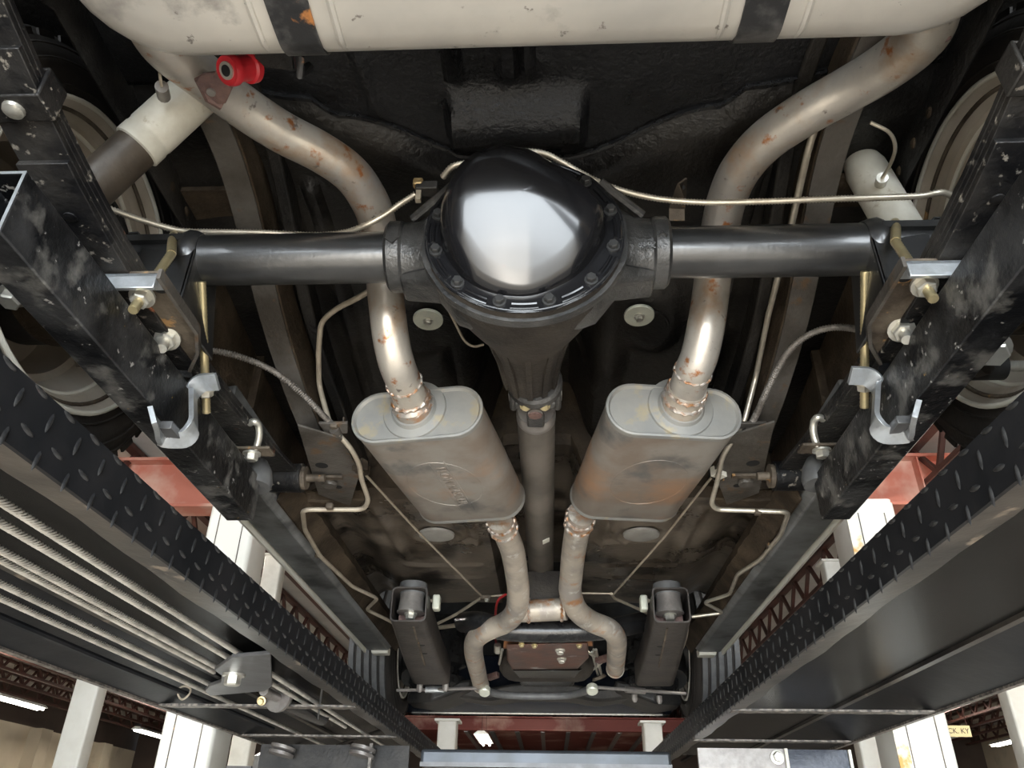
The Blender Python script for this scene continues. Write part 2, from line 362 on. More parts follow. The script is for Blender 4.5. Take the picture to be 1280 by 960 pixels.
# machine and poster beyond the left runway
p = A(343, 955, y=5.5); t = thing('pump_motor', 'small dark motor with a steel cap below the left runway', 'motor', (p.x, p.y, 0))
b = MB(); b.lathe((p.x, p.y, 0), (0, 0, 1), [(0, .12), (p.z - .06, .12)], 20); b.build('housing', M_drum, t)
b = MB(); b.lathe((p.x, p.y, p.z - .06), (0, 0, 1), [(0, .135), (.10, .135), (.12, .11)], 20); b.build('cap', M_zinc, t)
b = MB(); b.box((p.x - .2, p.y, (p.z - .02) / 2), (.16, .16, p.z - .02)); b.build('switch_box', M_brk, t)
p = A(382, 955, y=6.0); t = thing('poster', 'small blue and yellow poster on a stand below the left runway', 'poster', (p.x, p.y, 0))
b = MB(); b.box((p.x, p.y, p.z - .12), (.165, .012, .50)); b.build('sheet', mat('poster_print', (.75, .78, .86), (.22, .26, .62), 9, .5, spots=[((.85, .55, .12), 7, .56, .05)], lo=.5, hi=.6), t)
b = MB(); b.tube([V((p.x, p.y + .02, 0)), V((p.x, p.y + .02, p.z))], .012, 8); b.build('stand', M_drum, t)

# ------------------------------------------------------------------ the lift
ZT, ZB = .442, .363
def lug_mesh():
    b = MB(); n = 10; L, Wd, Hh = .0135, .0042, .0022
    rim = [V((L * math.cos(2 * math.pi * k / n), Wd * math.sin(2 * math.pi * k / n) * (1 - .25 * abs(math.cos(2 * math.pi * k / n))), 0)) for k in range(n)]
    top = [V((p.x * .72, p.y * .45, Hh)) for p in rim]
    b.rings([rim, top]); return b
LUG = lug_mesh().mesh('tread_lug', M_lug, 50)
def runway(s, xi, xo, lab, xd):
    t = thing('lift_runway', lab, 'lift runway', H((xi + xo) / 2, 2, ZB)); sg = -1 if xi < 0 else 1
    Y0, Y1 = -1.2, 4.55
    def strip(name, pts, m, th=.006):
        b = MB(); R = []
        for y in [Y0 + (Y1 - Y0) * k / 24 for k in range(25)]: R.append([H(x, y, z) for x, z in pts])
        b.rings(R, closed=True); return b.build(name, m, t)
    strip('tread_side', [(xi, ZB), (xi, ZT), (xi + sg * .006, ZT), (xi + sg * .006, ZB)], M_ramp)
    strip('deck', [(xi + sg * .006, ZT - .008), (xi + sg * .006, ZT), (xo, ZT), (xo, ZT - .008)], M_deck)
    # bottom lip, its edge cut unevenly
    b = MB(); R = []; ph = random.random() * 9
    for k in range(81):
        y = Y0 + (Y1 - Y0) * k / 80; wv = .056 + .003 * math.sin(y * 9 + ph) + .0025 * math.sin(y * 23 + ph)
        R.append([H(xi + sg * .006, y, ZB), H(xi + sg * .006, y, ZB + .006), H(xi + sg * wv, y, ZB + .012), H(xi + sg * wv, y, ZB + .006)])
    b.rings(R); b.build('bottom_lip', M_lip, t)
    strip('outer_side', [(xd, ZT - .009), (xd + sg * .008, ZT - .009), (xo, ZB + .004), (xo, ZB)], M_ramp)
    strip('outer_edge', [(xo - sg * .012, ZB - .002), (xo - sg * .012, ZB + .006), (xo + sg * .006, ZB + .006), (xo + sg * .006, ZB - .002)], M_edge)
    strip('weld_strip', [(xd - sg * .012, ZT - .018), (xd - sg * .012, ZT - .008), (xd + sg * .016, ZT - .012), (xd + sg * .004, ZT - .020)], M_lip)
    for y in (.2, 1.35 if sg < 0 else -.2, 2.53, 3.28):
        if y < 2: continue
        b = MB(); n = 30; R = []
        for k in range(n + 1):
            x = xi + sg * .02 + (xo - xi - sg * .02) * k / n; q = .0025 * math.sin(k * 1.7) * math.sin(k * .6)
            R.append([H(x, y, ZB + q * .4), H(x, y + .045, ZB + q * .4), H(x, y + .045, ZB + .006), H(x, y, ZB + .006)])
        b.rings(R); b.build('cross_stiffener', M_edge, t)
    # raised treads on the inner side: rows that alternate upright and level
    far = MB(); d = (-sg, 0, 0); y0 = .714 if s < 0 else .8256
    for row, (hz, lev) in enumerate(((.4385, 1), (.4145, 0), (.3895, 1), (.3665, 0))):
        k = -5
        while True:
            y = y0 + .0605 * k + (.03 if lev else 0); k += 1
            if y > 4.4: break
            if y < .45: continue
            rot = (0 if lev else math.pi / 2) + .15 * sg
            if y < 2.3:
                o = bpy.data.objects.new('tread_lug', LUG); COL.objects.link(o)
                X = V((0, math.cos(rot), math.sin(rot))); Z = V(d); Yv = Z.cross(X)
                o.rotation_euler = Matrix((X, Yv, Z)).transposed().to_euler(); o.location = H(xi - sg * .0002, y, hz); attach(o, t)
            else:
                X = V((0, math.cos(rot), math.sin(rot))); Z = V(d); Yv = Z.cross(X); P = H(xi, y, hz)
                far.rings([[P + X * (.0135 * c) + Yv * (.004 * q_) for c, q_ in circ(6)], [P + X * (.009 * c) + Yv * (.002 * q_) + Z * .0022 for c, q_ in circ(6)]])
    far.build('far_tread_lugs', M_lug, t, kind='stuff')
    return t
runway(-1, -.575, -1.22, 'black lift runway with steel cables under it, diamond tread inner side', -.99)
runway(1, .526, 1.15, 'black lift runway with a bare shiny underside, right of the car', .985)
# wire ropes: six strands laid helically round a core
def rope(x, h, y0, y1, r, lab, dx=0., dh=0.):
    n = int((y1 - y0) / .005); pitch = .050; b = MB()
    cen = lambda y: (x + dx * (y - y0) / (y1 - y0), h + dh * (y - y0) / (y1 - y0))
    c0, c1 = cen(y0), cen(y1); b.tube([H(c0[0], y0, c0[1]), H(c1[0], y1, c1[1])], r * .60, 8); o = b.build('wire_rope', M_hole)
    b = MB()
    for s_ in range(6):
        pts = []
        for k in range(n + 1):
            y = y0 + (y1 - y0) * k / n; a = 2 * math.pi * (y / pitch + s_ / 6); c = cen(y)
            pts.append(H(c[0] + r * .74 * math.cos(a), y, c[1] + r * .74 * math.sin(a)))
        b.tube(pts, r * .265, 6)
    b.build('outer_strands', M_cable, o, ang=60, kind='stuff'); tag(o, lab, 'steel cable', 'lift cables under the left runway'); return o
RP = [(-1.86, 'steel lift cable nearest the diamond tread side of the left runway', 4.4), (-2.01, 'second steel lift cable out from the tread side, passing the bracket bolt', 3.2),
      (-2.20, 'third steel lift cable, entering the top slot of the grey bracket', 2.12), (-2.275, 'fourth steel lift cable, entering the middle slot of the grey bracket', 2.12),
      (-2.49, 'fifth steel lift cable, at the lower slot of the grey bracket', 2.32), (-2.64, 'outermost steel lift cable, passing under the grey bracket', 4.4)]
HC = .388
for q, lab, ye in RP:
    rope(q * HC, HC, -.3, ye, .0068, lab, dx=(-.03 if q > -1.9 else 0))
# bracket the ropes end in
p0 = A(295, 842, h=HC - .012)
t = thing('cable_bracket', 'grey notched plate with a big bolt where the lift cables end', 'cable bracket', p0)
pl = [(262, 858), (276, 853), (277, 845), (268, 838), (290, 822), (338, 818), (340, 858), (332, 864), (262, 870), (256, 864)]
b = MB(); b.prism([A(x, y, h=HC - .014) for x, y in pl], (0, 0, .010)); b.build('plate', M_brk, t, bevel=.002)
b = MB(); b.prism([A(x, y, h=HC + .022) for x, y in pl], (0, 0, .008)); b.build('plate', M_brk, t, bevel=.002)
put(hexmesh('hex_big', M_bolt, .021, .03), 'bolt', t, p0 + V((-.003, -.006, -.0005)), (0, 0, -1))
b = MB(); q = A(347, 872, h=.385); b.lathe(q, (0.25, 1, 0), [(0, .042), (.012, .042), (.013, .022), (.05, .022), (.051, .012)], 28); b.build('cable_wheel', M_steelgrey, t)
b = MB(); b.tube([q + V((-.005, -.12, 0)), q], .014, 12); b.build('clevis_rod', M_steelgrey, t)
b = MB(); b.tube([q + V((0, .05, .0)), q + V((.03, .42, 0))], .027, 16); b.build('hydraulic_ram', M_gloss2, t)
put(HEX_GOLD, 'gold_nut', t, A(327, 876, h=.375), (0, -1, -.4), 1.7)
b = MB(); a = A(404, 850, h=.40); b.tube([a, A(397, 902, h=.366)], .003, 6); b.build('guide_rod', M_brk, t)
tag(MB().tube([H(-1.085, .2, .379), H(-1.085, 2.0, .379), H(-1.06, 3.2, .379)], .008, 8).build('air_pipe', M_ramp), 'black pipe running beside the cables along the runway edge', 'pipe')
b = MB(); c = A(230, 866, h=.377); R = [c + V((.018 * math.cos(a), .006 * math.sin(2 * a), .018 * math.sin(a))) for a in [2 * math.pi * k / 24 for k in range(25)]]
b.tube(R, .003, 6); tag(b.build('pipe_clip', M_line2), 'small wire ring clip on the black pipe under the left runway', 'clip')
tag(MB().tube(spline([A(360, 925, h=.40), A(400, 938, h=.37), A(440, 925, h=.40), A(500, 905, h=.40)]), .007, 8).build('air_hose', M_rubber), 'loose black hose sagging under the far end of the left runway', 'hose')
t = thing('lift_crossbeam', 'blue-grey beam of the lift crossing below the front of the car', 'beam', H(0, 3.37, .27))
b = MB(); b.box(H(-.02, 3.37, .295), (.96, .14, .062)); b.build('beam', M_xbeam, t, bevel=.012)
b = MB(); b.box(H(-.02, 3.298, .272), (.96, .006, .016)); b.build('lower_lip', M_brk, t)
t = thing('beam_end_box', 'grey and dark blue steel box under the far end of the right runway', 'lift part', H(.85, 3.4, .25))
b = MB(); b.box(H(.735, 3.36, .295), (.33, .02, .10)); b.build('grey_panel', M_steelgrey, t); b = MB(); b.box(H(1.03, 3.38, .295), (.24, .02, .10)); b.build('blue_panel', M_navy, t)
b = MB(); b.box(H(.905, 3.345, .295), (.012, .012, .10)); b.box(H(1.152, 3.365, .295), (.010, .012, .10)); b.build('white_edges', M_white, t); put(HEX_ZN, 'bolt', t, H(.87, 3.349, .315), (0, -1, 0), 2)
t = thing('beam_end_box', 'dark steel pulley box under the far end of the left runway', 'lift part', H(-.85, 3.4, .25))
b = MB(); b.box(H(-.86, 3.40, .30), (.60, .02, .09)); b.build('back_panel', M_drum, t)
for dx in (-.20, .12):
    b = MB(); b.lathe(H(-.86 + dx, 3.34, .30), (.2, .1, 1), [(0, .05), (.012, .05), (.014, .03), (.022, .05), (.034, .05)], 24); b.build('pulley', M_steelgrey, t)
b = MB(); b.box(H(-.70, 3.33, .29), (.012, .02, .11)); b.build('side_plate', M_edge, t)
t = thing('low_ceiling', 'low dark red ceiling with grey ribs beyond the front of the car', 'ceiling', H(0, 20.5, 2.40))
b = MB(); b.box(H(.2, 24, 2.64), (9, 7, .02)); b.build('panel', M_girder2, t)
for k in range(14):
    b = MB(); b.box(H(-3.9 + k * .62, 24, 2.44), (.10, 7, .06)); b.build('rib_beam', M_rubber2 if k % 3 else M_steelgrey, t)
for x in (-4.2, 4.6):
    b = MB(); b.tube([H(x, 21, 2.64), H(x, 21, 3.45)], .02, 6); b.build('hanger_rod', M_joist, t)
# ------------------------------------------------------------------ car body seen from below
def seam_y(x):
    ax = abs(x - XC); return .935 - .10 * sm(.05, .30, ax) - .035 * sm(.30, .34, ax) - .03 * sm(.34, .5, ax)
def bead(x, y, x0, y0, x1, y1, w_, d):
    ux, uy = x1 - x0, y1 - y0; L2 = ux * ux + uy * uy; t = max(0, min(1, ((x - x0) * ux + (y - y0) * uy) / L2))
    q = math.hypot(x - x0 - ux * t, y - y0 - uy * t); return d * (1 - sm(w_ * .35, w_, q))
def tunnel(x, y): return .17 * (1 - sm(.085 + .02 * (y < 1.6), .145, abs(x - XC)))
def pan_h(x, y):
    dx = x - XC; ax = abs(dx); s = seam_y(x)
    n = noise.noise(V((x * 9, y * 9, 3))) * .004
    if y <= s:
        h = 1.0 + n * .5
        h -= .045 * sm(-.13, -.115, dx) * (1 - sm(.085, .10, dx)) * sm(.775, .85, y) * (1 - sm(.86, .93, y))
        for x0 in (-.115, -.10, -.035, -.02, .004): h -= bead(x, y, XC + x0, .2, XC + x0, .77, .009, .013)
        h -= bead(x, y, XC - .30, .3, XC - .235, .83, .012, .008) + bead(x, y, XC + .40, .3, XC + .40, .7, .014, .008)
        for bx, by in ((.10, .70), (.085, .72), (.165, .69), (.175, .705), (-.005, .74), (.025, .745), (.03, .75)):
            h -= .006 * (1 - sm(.004, .008, math.hypot(dx - bx, y - by)))
        return h
    if y < 1.86:
        h = 1.012 - .075 * sm(1.0, 1.75, y) - .02 * sm(0, .06, y - s) * (1 - sm(.06, .2, y - s)) + n
        h += tunnel(x, y) * sm(1.05, 1.3, y)
        h -= .028 * (1 - sm(.035, .085, math.hypot(ax - .255, (y - 1.36) * .6)))        # raised pads round the seat anchors
        h -= .03 * (1 - sm(.0, .05, abs(ax - .17))) * sm(1.1, 1.25, y) * (1 - sm(1.5, 1.7, y))
        h -= bead(x, y, XC - .39, 1.0, XC - .40, 1.7, .02, .02) + bead(x, y, XC + .39, 1.0, XC + .40, 1.7, .02, .02)
        h -= .05 * sm(.44, .50, ax) * sm(.1, .4, y - s)
        return h
    h = .772 + n * 1.3 + tunnel(x, y) * .9 + .30 * sm(2.85, 3.25, y)
    h += .045 * sm(.47, .57, ax) - .05 * sm(.57, .66, ax)
    for sg in (-1, 1):
        c = XC + sg * .29
        h -= bead(x, y, XC + sg * .43, 1.95, XC + sg * .41, 2.35, .018, .010) + bead(x, y, c, 1.93, c, 2.02, .014, .008)
        h -= bead(x, y, XC + sg * .20, 1.93, XC + sg * .18, 2.2, .014, .008) + bead(x, y, XC + sg * .18, 2.2, XC + sg * .25, 2.2, .014, .008)
        rr = math.hypot(x - c, y - 2.12); h -= .009 * (1 - sm(.006, .016, abs(rr - .075)))
        for yb in (2.42, 2.55): h -= bead(x, y, XC + sg * .42, yb, XC + sg * .2, yb, .016, .006)
    return h
body = thing('car_underbody', 'black and brown sheet-metal floor of the lifted car, seen from below', 'car body', H(XC, 1.4, .772))
def patch(name, ylo, yhi, x0, x1, nx, ny, m, th=.004):
    b = MB(); top = []
    for j in range(ny + 1):
        row = []
        for i in range(nx + 1):
            x = x0 + (x1 - x0) * i / nx; a = ylo(x); c = yhi(x); y = a + (c - a) * j / ny
            yy = min(max(y, a + 1e-4), c - 1e-4); row.append(H(x, y, pan_h(x, yy)))
        top.append(row)
    b.rings(top, closed=False, cap=False); o = b.build(name, m, body, ang=50)
    md = o.modifiers.new('sheet', 'SOLIDIFY'); md.thickness = th; md.offset = 1; return o
patch('trunk_floor', lambda x: -.45, seam_y, XC - .62, XC + .62, 150, 130, M_blk)
patch('rear_seat_pan', seam_y, lambda x: 1.86, XC - .62, XC + .62, 130, 120, M_blk2)
patch('floor_pan', lambda x: 1.862, lambda x: 3.3, XC - .66, XC + .66, 130, 130, M_pan)
b = MB(); R = []
for i in range(61):       # flange of the trunk floor seam
    x = XC - .5 + i / 60; y = seam_y(x); h = pan_h(x, y - .002) - .007; R.append([H(x, y - .004, h), H(x, y + .002, h), H(x, y + .002, h + .012), H(x, y - .004, h + .012)])
b.rings(R); b.build('seam_flange', M_gloss2, body)
b = MB(); R = []
for i in range(81):       # riser between seat pan and floor pan
    x = XC - .6 + 1.2 * i / 80; z0 = pan_h(x, 1.9); z1 = pan_h(x, 1.855); R.append([H(x, 1.862, z0 - .004), H(x, 1.845, z0 + .02), H(x, 1.85, z1), H(x, 1.862, z1), H(x, 1.88, z0 + .01)])
b.rings(R); b.build('seat_riser', M_brown, body)
for s in (-1, 1):
    sg = s
    rail_p = [S(p, s) for p in spline([A(225, 60, h=.95), A(268, 150, h=.94), A(301, 240, h=.935), A(341, 400, h=.86), A(370, 490, h=.795), A(392, 545, h=.755), A(425, 625, h=.735)], 8)]
    b = MB(); b.sweep(rail_p, [(-.024, 0), (.024, 0), (.022, .09), (-.022, .09)]); b.build('frame_rail', M_brown, body, bevel=.004)
    b = MB(); b.sweep([p - V((0, 0, .001)) for p in rail_p], [(-.022, -.004), (.022, -.004), (.022, 0), (-.022, 0)]); b.build('rail_bottom_plate', M_rail, body)
    b = MB(); b.sweep([p + V((-sg * .052, 0, .05)) for p in rail_p], [(-.012, 0), (.012, 0), (.012, .05), (-.012, .05)]); b.build('rail_flange', M_blk2, body, bevel=.004)
    # spring mount box at the front end of the rail
    b = MB(); pl = [S(A(x, y, h=.715), s) for x, y in [(372, 532), (425, 548), (448, 592), (436, 632), (398, 618), (385, 575)]]
    b.prism(pl, (0, 0, .004)); b.prism([pl[1], pl[2], pl[3]] + [pl[3] + V((0, 0, .05)), pl[2] + V((0, 0, .05)), pl[1] + V((0, 0, .05))], (-.003 * sg, 0, 0)); mp = b.build('spring_mount_plate', M_rail, body)
    for x, y, r in ((402, 582, .014), (423, 609, .009)):
        q = S(A(x, y, h=.7145), s); b = MB(); b.lathe(q, (0, 0, 1), [(0, r), (.002, r)], 16); b.build('hole', M_hole, mp)
    b = MB(); q = S(A(413, 597, h=.708), s); b.box(q, (.055, .014, .006)); b.build('retaining_strap', M_plate, mp)
    b = MB(); q = S(A(412, 606, h=.707), s); b.lathe(q, (0, 0, 1), [(-.004, .016), (.004, .018)], 16); b.build('mount_foot', M_rail, mp)
    b = MB(); a = S(A(345, 630, h=.70), s); c = S(A(452, 630, h=.74), s); b.sweep([a, (a + c) / 2 + V((0, .0, -.006)), c], [(-.03, 0), (.03, 0), (.03, .03), (-.03, .03)], V((0, 0, 1))); b.build('torque_box', M_brown, body, bevel=.005)
    # wheel house
    b = MB(); R = []
    for k in range(25):
        y = -.35 + 1.75 * k / 24; d = abs(y - .925); low = .93 if d < .36 else .93 - .25 * sm(.36, .50, d)
        R.append([H(XC + sg * .612, y, low), H(XC + sg * .615, y, 1.02), H(XC + sg * .64, y, 1.16), H(XC + sg * .72, y, 1.21), H(XC + sg * .99, y, 1.21), H(XC + sg * 1.0, y, .82)])
    b.rings(R, closed=False, cap=False); o = b.build('wheel_house', M_brown if 0 else M_blk2, body, ang=50); md = o.modifiers.new('sheet', 'SOLIDIFY'); md.thickness = .004; md.offset = 1
    for k in range(4):
        b = MB(); b.lathe(H(XC + sg * .609, .83 + k * .06, .965), (sg, 0, 0), [(-.002, .006), (.0, .009), (.006, .010)], 12); b.build('spot_weld', M_brown, body)
    b = MB(); b.box(H(XC + sg * .80, 1.42, .99), (.42, .012, .40)); b.build('wheel_house_front', M_brown, body)
    # outer floor beside the rail
    b = MB(); b.box(H(XC + sg * .56, 1.45, .985), (.13, .95, .01)); b.box(H(XC + sg * .612, 1.55, .85), (.01, .75, .30)); b.build('outer_floor', M_brown, body)
    # rocker, inner sill strip, white pinch flange
    y0, y1 = 1.30, 3.12
    b = MB(); b.prism([H(XC + sg * x, y0, h) for x, h in ((.584, .672), (.600, .655), (.678, .655), (.684, .66), (.69, .76), (.584, .78))], (0, y1 - y0, 0)); rk = b.build('rocker_panel', M_rock, body, bevel=.004)
    b = MB(); R = []
    for k in range(41):
        y = 1.62 + (y1 + .06 - 1.62) * k / 40; q = .004 * math.sin(k * 2.3) * math.sin(k * .9)
        R.append([H(XC + sg * (.548 + q), y, .712), H(XC + sg * .578, y, .664 + q * .5), H(XC + sg * .583, y, .664), H(XC + sg * .56, y, .75)])
    b.rings(R); b.build('sill_strip', M_brown, body)
    b = MB(); b.box(H(XC + sg * .689, (y0 + y1) / 2, .662), (.006, y1 - y0, .034)); b.build('pinch_flange', M_white, rk)
    b = MB(); b.prism([H(XC + sg * x, y1 + .002, h) for x, h in ((.60, .645), (.665, .645), (.672, .668), (.60, .672))], (0, .05, 0)); b.build('jack_plate', M_white, rk, bevel=.004)
    for k in range(7):
        q = H(XC + sg * .581, 1.75 + k * .2, .69); b = MB(); b.lathe(q, (-sg, 0, 0), [(0, .008), (.004, .005)], 10); b.build('weld_spot', M_rail, rk)
    # drain plugs
    c = H(XC + sg * .29, 2.12, .763); b = MB(); b.lathe(c, (0, 0, -1), [(-.004, .052), (.002, .050), (.004, .040)], 28); b.build('drain_plug', M_plug, body)
    # round washers of the seat anchors
    q = A(535, 400, h=.945) if s < 0 else A(799, 395, h=.945)
    b = MB(); b.lathe(q, (0, -.12, -1), [(-.004, .0315), (.0, .0315), (.002, .030)], 32); wsh = b.build('anchor_washer', M_wash, body)
    put(HEX_ZN, 'anchor_bolt', wsh, q + V((0, -.0003, -.002)), (0, -.12, -1), .85)
    b = MB(); R = [q + V((sg * -.0 + .045 * math.cos(a) + (0.02 if s > 0 else 0.015), .045 * math.sin(a) * 1.25 + .05, .006)) for a in [2 * math.pi * k / 28 for k in range(29)]]
    b.tube(R, .004, 6); b.build('pad_ring', M_blk2, body)
# ------------------------------------------------------------------ fuel tank
t = thing('fuel_tank', 'large pale galvanised fuel tank across the top, held by two dark straps', 'fuel tank', H(XC, .2, .70))
cx = -.006
def tank_ring(ins, h): return [H(cx + a, .13 + c, h) for a, c in rrect(.464 - ins, .393 - ins, .10 - min(ins, .09), 7)]
prof = [(.06, .700), (.035, .7015), (.018, .706), (.006, .716), (0, .730), (0, .80), (.014, .803), (.014, .809), (0, .812), (0, .87), (.02, .89)]
b = MB(); b.rings([tank_ring(i, h) for i, h in prof]); tk = b.build('tank_shell', M_tank, t)
for i, (xa, rad) in enumerate(((A(377, 62, h=.70).x, .025), (A(947, 50, h=.70).x, .025))):
    pth = [H(xa, -.25, .699), H(xa, .458, .699), H(xa, .500, .702), H(xa, .520, .716), H(xa, .527, .735), H(xa, .527, .80), H(xa, .538, .96)]
    b = MB(); b.sweep(fillet(pth, .02, 4), [(-.021, -.002), (.021, -.002), (.021, .002), (-.021, .002)], V((1, 0, 0)) if 0 else V((0, -.6, .8))); st = b.build('tank_strap', M_strap, t)
    for sx in (-.038, .042):
        b = MB(); pth = [H(xa + sx, -.25, .7005), H(xa + sx, .458, .7005), H(xa + sx, .496, .703), H(xa + sx, .514, .717), H(xa + sx, .5195, .735), H(xa + sx, .5195, .79)]
        b.tube(fillet(pth, .02, 4), .0042, 8); b.build('tank_rib', M_tank, t)
b = MB(); q = A(374, 74, h=.80); b.tube([q + V((0, 0, .06)), q, q + V((.0, .012, -.012)), q + V((.006, .018, .01))], .006, 8); b.build('strap_hook', M_strap, t)
tag(MB().sweep([A(320, 70, h=.86), A(366, 76, h=.86)], [(-.012, -.004), (.012, -.004), (.012, .004), (-.012, .004)]).build('strap_bracket', M_blk2), 'small black flat bracket between the red bushing and the tank strap', 'bracket')

# ------------------------------------------------------------------ rear axle
ax = thing('rear_axle', 'black rear axle with round glossy differential cover and two tubes', 'axle', H(XC, .925, .78))
AY, AH = .925, .78
for s in (-1, 1):
    xo = -.548 if s < 0 else .492
    b = MB(); b.tube([H(XC + s * .15, AY, AH), H(xo, AY, AH)], .0395, 32); at_ = b.build('axle_tube', M_tube, ax)
    b = MB(); c = H(xo - s * .004, AY, AH); b.rings([[H(xo + s * q, AY, AH) + V((0, math.cos(a) * (.041 + rr), math.sin(a) * (.041 + rr + .002 * math.sin(a * 11)))) for a in [2 * math.pi * k / 40 for k in range(40)]] for q, rr in ((-.02, 0), (-.012, .004), (0, .006), (.008, .003))]); b.build('tube_weld', M_tube, at_)
    b = MB(); b.tube([H(xo, AY, AH), H(XC + s * .70, AY, AH)], .036, 24); b.build('tube_end', M_tube, ax)
    # neck of the carrier, collar, gussets
    b = MB(); R = []
    for q, ry, rz, dy in ((.05, .085, .125, -.01), (.10, .07, .105, -.008), (.135, .056, .075, -.004), (.165, .050, .056, 0), (.186, .050, .053, 0), (.187, .0475, .0505, 0)):
        R.append([H(XC + s * q, AY + dy + ry * math.cos(a), AH - .02 * (q < .11) + rz * math.sin(a)) for a in [2 * math.pi * k / 36 for k in range(36)]])
    b.rings(R); nk = b.build('carrier_neck', M_cast, ax)
    b = MB(); b.lathe(H(XC + s * .186, AY, AH), (s, 0, 0), [(0, .052), (.004, .055), (.022, .055), (.027, .050)], 36); b.build('neck_collar', M_cast, nk)
    b = MB(); b.prism([H(XC + s * .19, AY - .02, AH - .046), H(XC + s * .12, AY - .055, AH - .058), H(XC + s * .08, AY - .07, AH - .105), H(XC + s * .07, AY - .05, AH - .118), H(XC + s * .12, AY - .04, AH - .086), H(XC + s * .19, AY - .01, AH - .056)], (0, .05, 0)); b.build('lower_gusset', M_cast, nk, bevel=.006)
    b = MB(); b.tube([H(XC + s * .175, AY - .035, AH + .045), H(XC + s * .11, AY - .075, AH + .075)], .007, 8); b.build('upper_rib', M_cast, nk)
    # spring perch
    b = MB(); e = .028
    out = [H(XC + s * x, y, h) for x, y, h in ((.512, .905, .80), (.520, .895, .745), (.500, .905, .66), (.486, .93, .60), (.50, 1.00, .63), (.53, .99, .70), (.525, .96, .79))]
    px = -.527; pts = lambda L_: [S(H(px + dx, y, h), s) for dx, y, h in L_]
    b.prism(pts([(0, .885, .655), (0, .885, .775), (0, .90, .80), (0, .96, .80), (0, 1.0, .70), (0, 1.02, .655)]), (s * .006, 0, 0))
    b.prism(pts([(0, .885, .655), (0, .885, .775), (-.03, .885, .765), (-.05, .885, .77), (-.085, .885, .775), (-.085, .885, .655)]), (0, .006, 0)); b.build('spring_perch', M_tube, ax, bevel=.002)
    b = MB(); pth = [S(A(x, y, y=.90), s) for x, y in [(226, 303), (214, 309), (204, 316), (193, 315), (181, 314), (175, 306), (178, 298), (172, 291), (160, 292)]]
    b.rings([[p, p + V((0, 0, .003)), p + V((0, .075, .003)), p + V((0, .075, 0))] for p in pth]); b.build('perch_saddle', M_tube, ax)
    b = MB(); b.box(H(XC + s * .575, .93, .79), (.11, .10, .012)); b.build('perch_top', M_tube, ax)
# carrier body and pinion snout
b = MB(); cc = H(-.03, .838, .748)
prof = [(0, .1395), (.010, .1405), (.016, .1405), (.018, .136), (.06, .132), (.11, .122), (.17, .098), (.23, .072), (.29, .058), (.36, .050), (.40, .047), (.405, .040)]
R = [[cc + V((math.cos(a) * r, t, math.sin(a) * r - .02 * sm(.05, .4, t) * 0 + .0 )) for a in [2 * math.pi * k / 48 for k in range(48)]] for t, r in prof]
b.rings(R); cb = b.build('carrier_body', M_cast2, ax)
for a in (-150, -120, -90, -60, -30):
    b = MB(); d = V((math.cos(math.radians(a)), 0, math.sin(math.radians(a))))
    b.sweep([cc + V((0, .21, 0)) + d * .072, cc + V((0, .30, 0)) + d * .056, cc + V((0, .39, 0)) + d * .047], [(-.005, -.004), (.005, -.004), (.005, .006), (-.005, .006)], d); b.build('snout_rib', M_cast2, cb)
b = MB(); b.rings([[cc + V((math.cos(a) * r * (1 if r < .14 else 1 + .02 * abs(math.sin(a * 6))), t, math.sin(a) * r)) for a in [2 * math.pi * k / 72 for k in range(72)]] for t, r in ((.012, .137), (.012, .1455), (.026, .1455), (.028, .137))]); b.build('carrier_flange', M_cast, ax)
RB = [(0, .114), (30, .100), (60, .094), (90, .103), (120, .114), (150, .117), (180, .118), (-150, .116), (-120, .118), (-90, .1165), (-60, .110), (-30, .108)]
T0 = [(0, .86), (30, .66), (60, .52), (90, .52), (120, .56), (150, .66), (180, .78), (-150, .86), (-120, .90), (-90, .92), (-60, .92), (-30, .90)]
def bulge(x, z):
    """depth of the pressed dome: deep at the top, shallow towards the bottom bolts"""
    z = min(z, .055); q = max(0., z + .012); lobe = max(0., .62 * x + .78 * z - .004)
    return .019 + .58 * (z + .11) - 3.2 * q * q * (1 - 3 * q) - .9 * max(0, abs(x) - .015) ** 2 - 4.2 * lobe * lobe * max(0, 1 - 2.5 * lobe) * (x > -.06) - .10 * max(0, x - .01)
def cov(kind):
    R = []
    for k in range(120):
        a = 360 * k / 120; ca, sa = math.cos(math.radians(a)), math.sin(math.radians(a)); rb = interp(RB, a); t0 = interp(T0, a)
        fl = .1405 * (1 + .010 * math.cos(math.radians(12 * (a - 15))))
        if kind < 3: q = ((fl, 0), (fl, .0028), (rb + .006, .0032))[kind]
        else:
            t = (1, .99, .96, .9, .8, .65, .45, .25, .08, 0)[kind - 3] if kind < 13 else 1 - (kind - 12)
            if kind < 10: u = (1, .985, .94, .84, .62, .3, 0)[kind - 3]; t = t0 + (1 - t0) * u; roll = math.sqrt(max(0, 1 - u * u)) 
            else: t = t0 * (.82, .66, .5, .34, .18, .03)[kind - 10]; roll = 1
            r = rb * t; q = (r, max(.005, .005 + (bulge(r * ca, r * sa) - .005) * roll))
        R.append(cc + V((ca * q[0], -q[1], sa * q[0])))
    return R
b = MB(); b.rings([cov(i) for i in range(16)]); cv = b.build('differential_cover', M_gloss, ax, ang=60)
cvf = MB(); cvf.rings([[cc + V((math.cos(a) * r, -t, math.sin(a) * r)) for a in [2 * math.pi * k / 72 for k in range(72)]] for r, t in ((.1375, .0005), (.1412, .0005), (.1412, .0022), (.1375, .0034))], loop=True); cvf.build('cover_rim', M_gloss2, ax)
